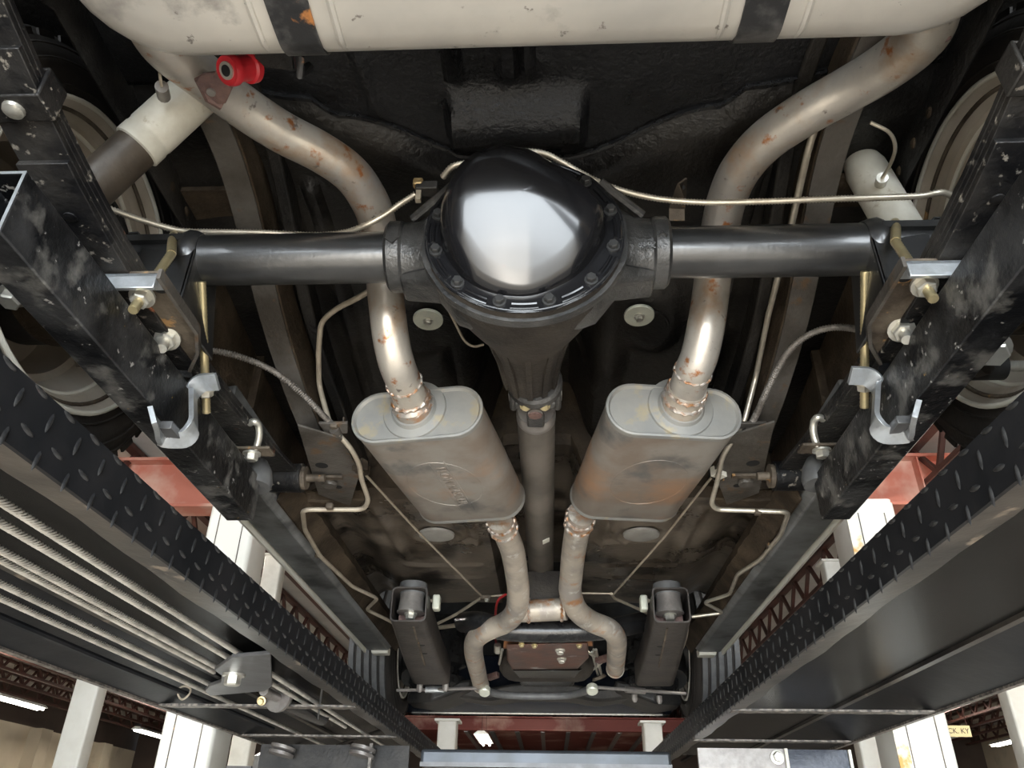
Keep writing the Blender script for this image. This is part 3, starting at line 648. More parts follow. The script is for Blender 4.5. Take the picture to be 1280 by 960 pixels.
for k in range(12):
    a = math.radians(15.5 + 30 * k); q = cc + V((math.cos(a) * .1275, -.0032, math.sin(a) * .1275)); put(HEX_BLK, 'cover_bolt', ax, q, (0, -1, 0), .92, random.random())
    a2 = a + math.radians(15); R = [cc + V((math.cos(a2 + e) * .1285, -.0035, math.sin(a2 + e) * .1285)) for e in (-.13, -.065, 0, .065, .13)]
    b = MB(); b.tube(R, .0028, 8); b.build('flange_bead', M_gloss, ax)
    R = [cc + V((math.cos(a2 + e) * .1355, -.0030, math.sin(a2 + e) * .1355)) for e in (-.14, -.07, 0, .07, .14)]
    b = MB(); b.tube(R, .0016, 6); b.build('flange_bead', M_gloss, ax)
q = A(812, 306, y=AY - .056); text('casting_number', '12846', .013, M_cast, ax, q, (-1, 0, .02), (0, .35, -1), .0014)
q = A(828, 292, y=AY - .054); text('casting_letter', 'A', .018, M_cast, ax, q, (1, 0, 0), (0, .3, 1), .0016)
q = A(490, 297, y=AY - .054); b = MB(); b.box(q, (.016, .004, .016), Matrix.Rotation(.7, 3, 'Y')); b.build('casting_mark', M_cast, ax)
# brass junction block above the left neck
q = A(534, 236, h=.885); t = thing('brake_junction', 'brass brake line junction block above the left side of the differential', 'brake fitting', q)
b = MB(); b.box(q, (.035, .02, .016)); b.build('block', M_drum, t, bevel=.002)
b = MB(); b.box(q + V((-.014, -.004, .008)), (.016, .014, .014)); b.build('brass_nut', M_brass, t, bevel=.003)
b = MB(); b.box(q + V((-.012, -.002, -.018)), (.008, .008, .02)); b.build('stud', M_line2, t)
# L bracket over the right tube
q = A(852, 240, h=.90); t = thing('line_bracket', 'grey drilled L bracket standing over the right axle tube', 'bracket', q)
b = MB(); b.sweep([A(853, 226, h=.91), A(848, 252, h=.90), A(846, 262, h=.865), A(846, 276, h=.85)], [(-.012, -.0015), (.012, -.0015), (.012, .0015), (-.012, .0015)], V((0, -.9, .3))); b.build('strip', M_plate, t)
b = MB(); b.lathe(A(853, 234, h=.905), (0, -.6, -.8), [(.0005, .0038), (.002, .0038)], 12); b.build('hole', M_hole, t)
# coil-wrapped brake lines along the axle
def coil_line(pts, r, lab, name='brake_line', m=None):
    P = spline(pts, 10); b = MB(); P2 = []
    L = sum((q - p).length for p, q in zip(P, P[1:])); n = int(L / .0023); acc = [0]
    for p, q in zip(P, P[1:]): acc.append(acc[-1] + (q - p).length)
    j = 0
    for k in range(n + 1):
        d = L * k / n
        while j < len(P) - 2 and acc[j + 1] < d: j += 1
        P2.append(P[j].lerp(P[j + 1], (d - acc[j]) / max(1e-9, acc[j + 1] - acc[j])))
    b.tube(P2, [r * (1.14 if k % 2 else .80) for k in range(len(P2))], 8)
    o = b.build(name, m or M_line, ang=80); tag(o, lab, 'brake line'); return o
HL = .832
coil_line([A(x, y, h=h) for x, y, h in [(120, 255, .83), (145, 264, .83), (180, 276, HL), (225, 288, HL), (270, 290, HL), (330, 291, HL), (390, 294, HL), (430, 291, .828), (458, 281, .832), (482, 268, .845), (500, 255, .86), (519, 243, .875)]], .0050, 'coil-wrapped brake line along the left axle tube to the brass junction')
coil_line([A(x, y, h=h) for x, y, h in [(553, 222, .885), (566, 208, .89), (585, 203, .895), (620, 192, .905), (650, 189, .905), (680, 192, .905), (705, 204, .895), (735, 221, .88), (770, 236, .87), (820, 248, .86), (880, 253, .85), (950, 252, .845), (1030, 249, .842), (1100, 247, .842), (1150, 245, .842), (1172, 241, .842), (1184, 242, .842), (1200, 252, .835)]], .0050, 'coil-wrapped brake line arching over the differential to the right wheel')
# ------------------------------------------------------------------ tail pipes and mufflers
def weldring(c, d, r, parent, name='weld_bead', w_=.004):
    d = V(d).normalized(); b = MB(); a = d.orthogonal().normalized(); e = d.cross(a); n = 48
    R = [c + (a * math.cos(2 * math.pi * k / n) + e * math.sin(2 * math.pi * k / n)) * r + d * .0015 * math.sin(k * 2.1) for k in range(n)]
    rr = []
    for k in range(n):
        rad = (a * math.cos(2 * math.pi * k / n) + e * math.sin(2 * math.pi * k / n)); q = w_ * (1 + .25 * math.sin(k * 1.57) * (k % 2 * 2 - 1))
        rr.append([R[k] + rad * q * math.cos(f) + d * q * math.sin(f) for f in [2 * math.pi * j / 6 for j in range(6)]])
    b.rings(rr, loop=True); return b.build(name, M_weld, parent)
TL = [(514, 500, .712), (505, 478, .715), (496, 455, .725), (489, 425, .755), (485, 395, .79), (481, 360, .845), (478, 320, .885), (471, 275, .905), (458, 244, .92), (436, 215, .928), (400, 190, .93), (350, 164, .925), (300, 131, .92), (255, 96, .905), (212, 62, .885), (190, 32, .88), (165, -20, .87)]
TR = [(858, 490, .712), (866, 465, .718), (874, 445, .735), (882, 410, .775), (888, 370, .835), (893, 330, .88), (901, 282, .905), (909, 248, .92), (925, 213, .928), (955, 178, .93), (1005, 143, .925), (1060, 112, .92), (1105, 85, .905), (1146, 52, .885), (1164, 20, .87), (1168, -40, .86)]
def tailpipe(T, r, lab):
    P = spline([A(x, y, h=h) for x, y, h in T], 8); t = thing('tailpipe', lab, 'exhaust pipe', P[0])
    rad = []
    for i, p in enumerate(P):
        y = p.y; rad.append(r * (1 - .05 * (1 - sm(.8, 1.1, y) ) ) if 0 else r)
    b = MB(); b.tube(P, r, 28); b.build('pipe', M_pipe, t); return t, P
tl, PL = tailpipe(TL, .0315, 'left over-axle tailpipe with rusty hanger plate and red bushing')
tr, PR = tailpipe(TR, .0320, 'right over-axle tailpipe, bare bent steel with a pinkish streak')
# flattened seams at the tight bends
for P, t in ((PL, tl), (PR, tr)):
    for i in (8, 60):
        d = P[i + 1] - P[i - 1]; weldring(P[i], d, .0325, t, w_=.002) if i == 8 else None
# left hanger
q = A(276, 108, h=.862); d = (A(294, 84, h=.84) - A(262, 116, h=.862)).normalized(); sd = V((.6, .75, 0)).normalized()
b = MB(); pl = [A(x, y, h=.858) for x, y in [(244, 103), (252, 94), (268, 92), (284, 72), (304, 92), (292, 108), (282, 130), (272, 131), (262, 122), (252, 114)]]
b.prism(pl, (0, 0, .006)); hp = b.build('hanger_plate', M_rusty, tl, bevel=.0015)
b = MB(); b.lathe(A(264, 115, h=.857), (0, 0, -1), [(-.001, .006), (.002, .006), (.002, .004)], 14); b.build('hanger_hole', M_steelgrey, hp)
b = MB(); b.tube([A(250, 98, h=.866), A(262, 122, h=.866), A(278, 131, h=.866)], .008, 8); b.build('hanger_weld', M_rusty, tl)
c = A(293, 87, h=.838); axd = (V((.42, .48, .75))).normalized()
b = MB(); b.lathe(c, axd, [(-.012, .010), (-.013, .0175), (-.009, .0195), (-.003, .0195), (-.001, .016), (.022, .016), (.024, .0195), (.032, .0195), (.034, .016)], 32); bs = b.build('red_bushing', M_red, tl); bs['label'] = 'red polyurethane bushing'
b = MB(); b.lathe(c - axd * .0145, axd, [(0, .0065), (0, .011), (.03, .011), (.03, .0065)], 24); b.build('steel_sleeve', M_bolt, bs)
b = MB(); b.lathe(c - axd * .0150, axd, [(0, .0071), (.001, .0071)], 20); b.build('sleeve_bore', M_hole, bs)
# right hanger stub
b = MB(); pl = [A(x, y, h=.845) for x, y in [(1150, 38), (1186, 38), (1191, 50), (1168, 61), (1160, 52)]]; b.prism(pl, (0, 0, .02)); b.build('hanger_plate', M_rusty, tr, bevel=.003)
def muffler(ce, cf, hb, wdt, hgt, pipe_end, lab, embossed):
    """a flat oval can: rear and front centres (x, y), bottom height"""
    t = thing('muffler', lab, 'muffler', H((ce[0] + cf[0]) / 2, (ce[1] + cf[1]) / 2, hb))
    a = H(ce[0], ce[1], hb + hgt / 2); c = H(cf[0], cf[1], hb + hgt / 2); ay = (c - a).normalized(); sx = ay.cross(V((0, 0, 1))).normalized(); up = sx.cross(ay)
    def ring(p, w2, h2, r): return [p + sx * x + up * z for x, z in rrect(w2, h2, r, 8)]
    w2, h2 = wdt / 2, hgt / 2; L = (c - a).length
    b = MB(); b.rings([ring(a + ay * q, w2 - i, h2 - i, h2 - i - .0005) for q, i in ((.004, .003), (.006, 0), (.05, 0), (L / 2, -.001), (L - .006, 0), (L, .004))]); sh = b.build('shell', M_muf, t)
    b = MB(); b.rings([ring(a + ay * q, w2 - i, h2 - i, h2 - i - .0005) for q, i in ((.012, .0005), (.0, -.0022), (-.004, -.0012), (-.0045, .003), (.001, .007))]); ec = b.build('end_cap', M_mcap, t)
    b = MB(); b.rings([ring(c + ay * q, w2 - i, h2 - i, h2 - i - .0005) for q, i in ((-.012, .0005), (-.002, -.0022), (.003, -.0012), (.0035, .003), (.0, .007))]); b.build('end_cap', M_mcap, t)
    pe = pipe_end; d = (pe - a); off = d.dot(sx); zz = d.dot(up)
    n0 = a + sx * off + up * max(-.01, min(.012, zz)) ; nd = (pe - n0).normalized()
    b = MB(); b.lathe(n0 + ay * .0015, -ay, [(0, .062), (.004, .060), (.006, .044), (.012, .040)], 40); b.build('neck_dish', M_mcap, t)
    b = MB(); b.tube([n0 - ay * .002, n0 - ay * .015, n0 * .4 + pe * .6, pe + nd * .012], [.0375, .036, .0352, .0345], 32); nk = b.build('inlet_neck', M_pipe2, t)
    weldring(pe + nd * .004, nd, .0345, nk); weldring(n0 * .45 + pe * .55, nd, .036, nk)
    # embossed strip on the left can
    if embossed:
        c0 = a + sx * .012 - up * (h2 + .0008) + ay * (L * .52); b = MB()
        for o_ in (-.016, .016): b.tube([c0 + sx * o_ - ay * .12, c0 + sx * o_ + ay * .13], .0013, 6)
        b.build('embossed_lines', M_muf, t); text('embossed_name', 'FLOWMASTER', .030, M_muf, t, c0 - up * .0004, ay, sx, .0014)
    b = MB(); R = [a + ay * (L * .5) + sx * (.075 * math.cos(k * math.pi / 18)) + ay * (.11 * math.sin(k * math.pi / 18)) - up * (h2 + .0002) for k in range(37)]
    b.tube(R, .0012, 6); b.build('pressed_oval', M_muf, t)
    return t, c, ay, sx
mL = muffler((-.243, 1.272), (-.178, 1.685), .640, .252, .104, PL[0], 'left grey muffler with an embossed strip and brown heat stains', True)
mR = muffler((.232, 1.268), (.176, 1.678), .640, .250, .104, PR[0], 'right grey muffler with a plain smooth underside', False)
# H pipe ahead of the mufflers
hp = thing('crossover_pipe', 'pale H-shaped exhaust pipe joining both mufflers in front', 'exhaust pipe', H(-.01, 2.2, .58))
HLp = [(624, 648, .685), (632, 666, .68), (641, 690, .665), (646, 720, .64), (648, 742, .615), (644, 765, .59), (630, 779, .58), (607, 789, .57), (594, 800, .565), (592, 815, .562), (596, 835, .56), (601, 856, .56)]
HRp = [(727, 642, .685), (722, 660, .68), (717, 690, .665), (714, 720, .64), (713, 740, .615), (721, 762, .59), (738, 776, .58), (761, 786, .57), (770, 797, .565), (771, 810, .562), (770, 825, .56), (769, 836, .56)]
for T, lb in ((HLp, 0), (HRp, 1)):
    P = spline([A(x, y, h=h) for x, y, h in T], 8); b = MB(); b.tube(P, [.0315] * len(P), 24); pp = b.build('pipe', M_pipe2, hp)
    weldring(P[6], P[7] - P[5], .033, pp); weldring(P[2], P[3] - P[1], .034, pp)
    e = P[-1]; dd = (P[-1] - P[-3]).normalized(); b = MB(); b.lathe(e - dd * .002, dd, [(0, .033), (.006, .033), (.008, .02)], 24); b.build('collector_end', M_pipe2, hp)
    b = MB(); q = e + V((.05 if lb == 0 else -.045, -.10, .012)); b.prism([q + V((-.03, .06, 0)), q + V((.02, -.02, 0)), q + V((.03, .02, 0)), q + V((-.01, .09, 0))], (0, 0, .02)); b.build('collector_flange', M_rusty, hp, bevel=.004)
b = MB(); b.tube([A(652, 764, h=.597), A(708, 761, h=.597)], .032, 24); xp = b.build('cross_tube', M_pipe2, hp)
weldring(A(661, 763, h=.597), (1, 0, 0), .033, xp); weldring(A(702, 761, h=.597), (1, 0, 0), .033, xp)

# ------------------------------------------------------------------ driveshaft
t = thing('driveshaft', 'dusty grey-brown driveshaft running forward from the differential', 'driveshaft', H(-.022, 2, .74))
d0 = V((-.022, 1.30, CZ + .742)); d1 = V((-.024, 2.75, CZ + .752)); dd = (d1 - d0).normalized()
b = MB(); b.lathe(d0, dd, [(.05, .030), (.062, .038), (.07, .0385), (1.45, .0385)], 32); b.build('tube', mat('dusty_driveshaft', (.16, .14, .12), (.10, .088, .074), 7, .48, .25, .12, 50), t)
b = MB(); b.lathe(d0, dd, [(.045, .036), (.062, .0395), (.078, .0395), (.08, .0388)], 32); b.build('weld_collar', M_steelgrey, t)
b = MB(); b.lathe(d0, dd, [(-.072, .046), (-.066, .051), (-.05, .051), (-.046, .04), (-.02, .036)], 32); yk = b.build('pinion_yoke', M_cast, t)
for sx in (-1, 1):
    b = MB(); c = d0 + V((sx * .042, -.022, 0)); b.box(c, (.014, .07, .046)); b.build('yoke_ear', M_cast, t, bevel=.006)
    q = d0 + V((sx * .0175, -.045, -.041)); put(HEX_GOLD, 'strap_bolt', yk, q, (0, -.6, -1), 1.3)
b = MB(); b.box(d0 + V((0, -.040, -.034)), (.076, .022, .014)); b.build('bearing_strap', M_cast, yk, bevel=.004)
b = MB(); b.tube([d0 + V((-.05, -.02, 0)), d0 + V((.05, -.02, 0))], .015, 16); b.tube([d0 + V((0, -.02, -.044)), d0 + V((0, -.02, .044))], .014, 16); b.build('u_joint_cross', M_steelgrey, t)
b = MB(); b.lathe(d0 + V((0, -.012, -.046)), (0, 0, 1), [(0, .012), (.003, .014), (.03, .014)], 16); b.build('bearing_cap', M_rusty, t)
b = MB(); b.box(d0 + V((0, .02, -.036)), (.034, .05, .012)); b.build('shaft_yoke', M_cast, t, bevel=.005)
q = V((-.023 + .0392 * math.sin(.45), 2.02, CZ + .746 - .0392 * math.cos(.45))); b = MB(); b.box(q, (.020, .03, .001), Matrix.Rotation(-.45, 3, 'Y')); b.build('tape_label', M_white, t)
b = MB(); b.lathe(d1, dd, [(-.30, .040), (-.05, .040), (-.02, .034), (.12, .034)], 28); b.build('front_sleeve', M_gloss2, t)

# ------------------------------------------------------------------ leaf springs, traction bars
def spring(s):
    sd = 'left' if s < 0 else 'right'; xi = -.548; xw = .062
    t = thing('leaf_spring', 'black multi-leaf spring on the %s, orange scrapes on its edge' % sd, 'leaf spring', S(H(xi - .03, .9, .66), s))
    X = lambda y, h: S(H(xi - xw / 2, y, h), s)
    def hc(y): return .672 + .075 * ((y - .93) / .46) ** 2 * (1 if y < .93 else .28) + .0
    spans = [(-.35, 1.56), (.30, 1.40), (.50, 1.24), (.62, 1.13)]
    for k, (a, c) in enumerate(spans):
        pts = [X(a + (c - a) * i / 24, hc(a + (c - a) * i / 24) - .0095 * k) for i in range(25)]
        b = MB(); b.sweep(pts, [(-xw / 2, -.0088), (xw / 2, -.0088), (xw / 2, 0), (-xw / 2, 0)]); b.build('leaf', M_leaf, t, bevel=.001)
    y = .555; b = MB(); h = hc(y)
    for dx, w_, dz, hz in ((0, xw + .012, -.034, .004), (xw / 2 + .004, .005, -.014, .044), (-xw / 2 - .004, .005, -.014, .044), (0, xw + .012, .008, .004)): b.box(X(y, h + dz) + V((dx, 0, 0)), (w_, .036, hz))
    cl = b.build('leaf_clip', M_leaf, t, bevel=.002); b = MB(); b.lathe(X(y, h - .036) + V((-s * .0, 0, 0)), (0, 0, -1), [(0, .012), (.004, .011), (.008, .005)], 16); b.build('clip_rivet', M_bolt, cl)
    b = MB(); b.lathe(X(.69, hc(.69) - .038), (0, 0, -1), [(0, .008), (.002, .008), (.003, .004)], 14); b.build('rivet', M_leaf, t)
    e = X(1.575, .700); b = MB(); b.lathe(e + V((-.036, 0, 0)), (1, 0, 0), [(0, .02), (0, .032), (.072, .032), (.072, .02)], 28); ey = b.build('front_eye', M_leaf, t)
    b = MB(); b.lathe(e + V((-.045, 0, 0)), (1, 0, 0), [(0, .026), (.09, .026)], 24); b.build('eye_bushing', M_plate, ey)
    b = MB(); b.tube([e + V((-.07, 0, 0)), e + V((.085, 0, 0))], .009, 12); b.build('eye_bolt', M_plate, ey)
    return t
def traction(s):
    sd = 'left' if s < 0 else 'right'
    t = thing('traction_bar', 'long black square traction bar under the %s leaf spring, clamped at the axle' % sd, 'traction bar', S(H(-.575, 1, .57), s))
    xi, xo = -.550, -.600
    rng = [.575, 1.0, 1.36]; ln = lambda y: .0 - .010 * (y - .57) / .87
    pr = [(xi, .527), (xi, .612), (xo, .612), (xo, .527)]; q = [(xi - .004, .531), (xi - .004, .608), (xo + .004, .608), (xo + .004, .531)]
    b = MB(); b.rings([[S(H(x, y, h + ln(y)), s) for x, h in pr] for y in rng] + [[S(H(x, y, h + ln(y)), s) for x, h in q] for y in rng[::-1]], loop=True)
    b.build('bar_tube', M_bar, t, bevel=.0025)
    b = MB(); b.rings([[S(H(x, .5745, h), s) for x, h in ((xi - .0003, .5273), (xi - .0003, .6118), (xo + .0003, .6118), (xo + .0003, .5273))], [S(H(x, .5745, h), s) for x, h in ((xi - .004, .531), (xi - .004, .608), (xo + .004, .608), (xo + .004, .531))]], cap=False); b.build('cut_end', M_zinc, t)
    b = MB(); b.box(S(H(-.575, 1.362, .561), s), (.048, .004, .08)); b.build('end_plate', M_bar, t)
    # plate on the axle
    b = MB(); pl = [S(A(x, y, h=.640), s) for x, y in [(120, 345), (197, 343), (244, 410), (246, 436), (238, 458), (170, 455)]]
    b.prism(pl, (0, 0, .007)); pt = b.build('axle_plate', M_plate, t, bevel=.001)
    b = MB(); e0, e1, e2, e3 = [S(A(x, y, h=.637), s) for x, y in [(199, 342), (247, 412), (248, 438), (238, 460)]]
    b.sweep([e0, e1, e2, e3], [(-.0025, -.008), (.0025, -.008), (.0025, .008), (-.0025, .008)]); b.build('plate_edge', M_rail, pt)
    b = MB(); f0, f1 = S(A(200, 456, h=.64), s), S(A(238, 458, h=.64), s); b.prism([f0, f1, f1 + V((0, .016, -.012)), f0 + V((0, .012, -.012))], (0, 0, .004)); b.build('turned_lip', M_bar, pt, bevel=.001)
    b = MB(); g = [S(A(x, y, h=.640), s) for x, y in [(125, 342), (197, 341)]]; b.prism([g[0], g[1], g[1] + V((0, 0, -.024)), g[0] + V((0, 0, -.024))], (0, .006, 0)); b.prism([g[0], g[1], g[1] + V((0, .03, 0)), g[0] + V((0, .03, 0))], (0, 0, -.006)); zp = b.build('zinc_angle', M_zinc, t, bevel=.001); zp['label'] = 'bright zinc-plated angle strip'
    def rod(x0, y0, h0, x1, y1, h1, r=.0068, m=M_gold, name='clamp_rod'):
        a, c = S(A(x0, y0, h=h0), s), S(A(x1, y1, h=h1), s); b = MB(); d = (c - a).normalized(); L = (c - a).length; n = max(6, int(L / .003))
        b.tube([a + d * (L * k / n) for k in range(n + 1)], [r * (1.03 if k % 2 else .95) for k in range(n + 1)], 12); return b.build(name, m, t), a, c
    # u-bolts over the axle tube
    _, a, c = rod(214, 318, .735, 166, 388, .595, name='u_bolt'); put(HEX_ZN, 'nut', t, a.lerp(c, .76), c - a, 1.35)
    b = MB(); P = spline([S(A(214, 318, h=.735), s), S(A(216, 297, h=.80), s), S(A(213, 286, h=.828), s) + V((0, .02, 0)), S(A(206, 284, h=.828), s) + V((0, .06, 0)), S(A(204, 288, h=.80), s) + V((0, .09, 0))], 6); b.tube(P, .007, 12); b.build('u_bolt', M_gold, t)
    _, a, c = rod(216, 412, .66, 202, 436, .603, .0075, M_bolt, 'u_bolt'); put(HEX_ZN, 'nut', t, a.lerp(c, .45), c - a, 1.45)
    b = MB(); b.lathe(a.lerp(c, .40), c - a, [(0, .0165), (.003, .0165)], 20); b.build('washer', M_plate, t)
    b = MB(); b.lathe(S(A(200, 362, h=.638), s), (0, 0, -1), [(0, .008), (.0006, .008)], 16); b.build('plate_hole', M_hole, pt)
    # zinc U strap and its long rods
    _, a, c = rod(252, 352, .735, 258, 516, .592, name='clamp_rod'); ear = a.lerp(c, .78); put(HEX_ZN, 'nut', t, a.lerp(c, .735), c - a, 1.25); put(HEX_ZN, 'nut', t, a.lerp(c, .80), c - a, 1.25)
    ud = (a - c).normalized()                       # up the rod
    Pt = [(272, 477, .607), (250, 478, .607), (241, 490, .595), (242, 534, .520), (233, 549, .503), (206, 549, .501), (196, 536, .501), (190, 518, .503)]
    P = fillet([S(A(x, y, h=h), s) for x, y, h in Pt], .012, 4); nrm = (P[5] - P[-1]).cross(P[0] - P[-1]).normalized()
    b = MB(); b.sweep(P, [(-.0035, -.014), (.0035, -.014), (.0035, .014), (-.0035, .014)], V((0, .85, -.5))); b.build('u_strap', M_zinc, t, bevel=.001)
    rod(178, 470, .63, 178, 518, .573, .0065, M_bolt)
    b = MB(); b.box(S(A(210, 538, h=.507), s), (.026, .035, .012)); b.build('strap_pad', M_brk, t, bevel=.001)
    # snubber and J bolt near the front
    sc = S(A(322, 590, h=.62), s); b = MB(); b.lathe(sc + V((0, 0, -.02)), (0, .1, 1), [(-.012, .03), (0, .032), (.025, .026), (.045, .014), (.05, .004)], 24); b.build('rubber_snubber', M_rubber2, t)
    P = spline([S(A(x, y, h=h), s) for x, y, h in [(312, 529, .668), (318, 527, .668), (323, 532, .665), (324, 545, .65), (320, 562, .628)]], 6); b = MB(); b.tube(P, .0065, 12); b.build('hook_bolt', M_bolt, t)
    e = S(A(315, 566, h=.625), s); b = MB(); b.box(e + V((0, 0, .003)), (.075, .035, .005)); b.build('bolt_tab', M_plate, t, bevel=.001)
    put(HEX_ZN, 'nut', t, e, (0, .1, -1), 1.3)
    return t
for s in (-1, 1): spring(s); traction(s)

# ------------------------------------------------------------------ shocks
def shock(pa, pb, split, r, lab, s):
    t = thing('shock_absorber', lab, 'shock absorber', pa); d = (pb - pa).normalized(); L = (pb - pa).length
    b = MB(); b.lathe(pa, d, [(-.055, .012), (-.05, .022), (-.028, .026), (-.026, .028), (-.012, r * .90), (.0, r), (split * L, r), (split * L + .003, r * .97), (split * L + .007, r * .97), (split * L + .010, r), (split * L + .028, r), (split * L + .030, r * .9)], 32); bd = b.build('body', M_shock, t)
    b = MB(); b.lathe(pa, d, [(split * L + .02, r * .90), (.80 * L, r * .90), (.82 * L, r * .7)], 28); b.build('dust_sleeve', M_dust, t)
    b = MB(); b.lathe(pa, d, [(.80 * L, r * .72), (.93 * L, r * .72), (.94 * L, r * .4), (L, .012)], 28); b.build('lower_body', M_shock, t)
    b = MB(); b.lathe(pb + V((-.03, 0, 0)), (1, 0, 0), [(0, .008), (0, .02), (.06, .02), (.06, .008)], 24); lo = b.build('lower_eye', M_drum, t)
    b = MB(); b.tube([pb + V((-.05, 0, 0)), pb + V((.07, 0, 0))], .008, 12); b.build('eye_bolt', M_bolt, lo)
    return t, d, bd
pa = A(243, 118, h=.945); pb = A(2, 338, h=.645)
t, d, bd = shock(pa, pb, .245, .0345, 'cream air shock with a brown sleeve, left, behind the axle', -1)
q = A(205, 121, h=.885); b = MB(); b.tube([q, A(202, 108, h=.875)], .009, 12); b.build('air_fitting', M_steelgrey, bd)
b = MB(); b.tube(spline([A(202, 108, h=.875), A(200, 95, h=.88), A(199, 84, h=.9), A(196, 70, h=.94)], 5), .0022, 6); b.build('air_hose', M_line2, bd)
pa = A(1082, 212, h=.985); pb = A(1226, 458, h=.60)
t, d, bd = shock(pa, pb, .62, .0335, 'cream air shock on the right, rising ahead of the axle tube', 1)
q = A(1100, 232, h=.925); b = MB(); b.tube([q, A(1103, 222, h=.915)], .009, 12); b.build('air_fitting', M_bolt, bd)
b = MB(); b.tube(spline([A(1103, 222, h=.915), A(1113, 205, h=.90), A(1119, 185, h=.89), A(1112, 166, h=.89), A(1088, 153, h=.90)], 6), .0028, 8); b.build('air_hose', M_line, bd)
# lower shock brackets and bump-stop arm
q = A(1232, 462, h=.60); t = thing('shock_bracket', 'grey lower shock bracket with a large bolt, right of the right spring', 'bracket', q)
b = MB(); pl = [A(x, y, h=.592) for x, y in [(1196, 446), (1215, 425), (1245, 424), (1256, 440), (1245, 452), (1210, 452)]]; b.prism(pl, (0, 0, .010)); b.build('arm', M_rail, t, bevel=.002)
put(HEX_ZN, 'bolt', t, A(1238, 434, h=.590), (-.2, -.5, -1), 2.0)
b = MB(); a = A(1232, 448, h=.594); b.lathe(a, (-.35, .55, .2), [(0, .022), (.01, .024), (.016, .024), (.03, .020)], 24); b.build('bushing', M_rubber, t)
b = MB(); b.lathe(a + V((-.35, .55, .2)).normalized() * .022, (-.35, .55, .2), [(0, .021), (.03, .021)], 24); b.build('bushing_cup', M_shock, t)
q = A(30, 352, h=.625); t = thing('shock_bracket', 'grey lower shock arm left of the left spring, pointing at the wheel', 'bracket', q)
b = MB(); pl = [A(x, y, h=.628) for x, y in [(5, 357), (18, 342), (46, 338), (70, 365), (40, 364), (12, 365)]]; b.prism(pl, (0, 0, .012)); b.build('arm', M_rail, t, bevel=.002)
put(HEX_ZN, 'bolt', t, A(18, 368, h=.623), (0, -.2, -1), 1.5)
for s, pix, lab in ((-1, [(92, 450), (98, 437), (115, 434), (150, 436), (152, 459), (95, 459)], 'flat steel tab with a round hole over the left wheel rim'),):
    b = MB(); b.prism([A(x, y, h=.60) for x, y in pix], (0, .0, .012)); o = tag(b.build('steel_tab', M_plate, None, bevel=.001), lab, 'bracket')
    b = MB(); b.lathe(A(109, 446, h=.5995), (0, 0, 1), [(0, .009), (.001, .009)], 16); b.build('hole', M_hole, o)

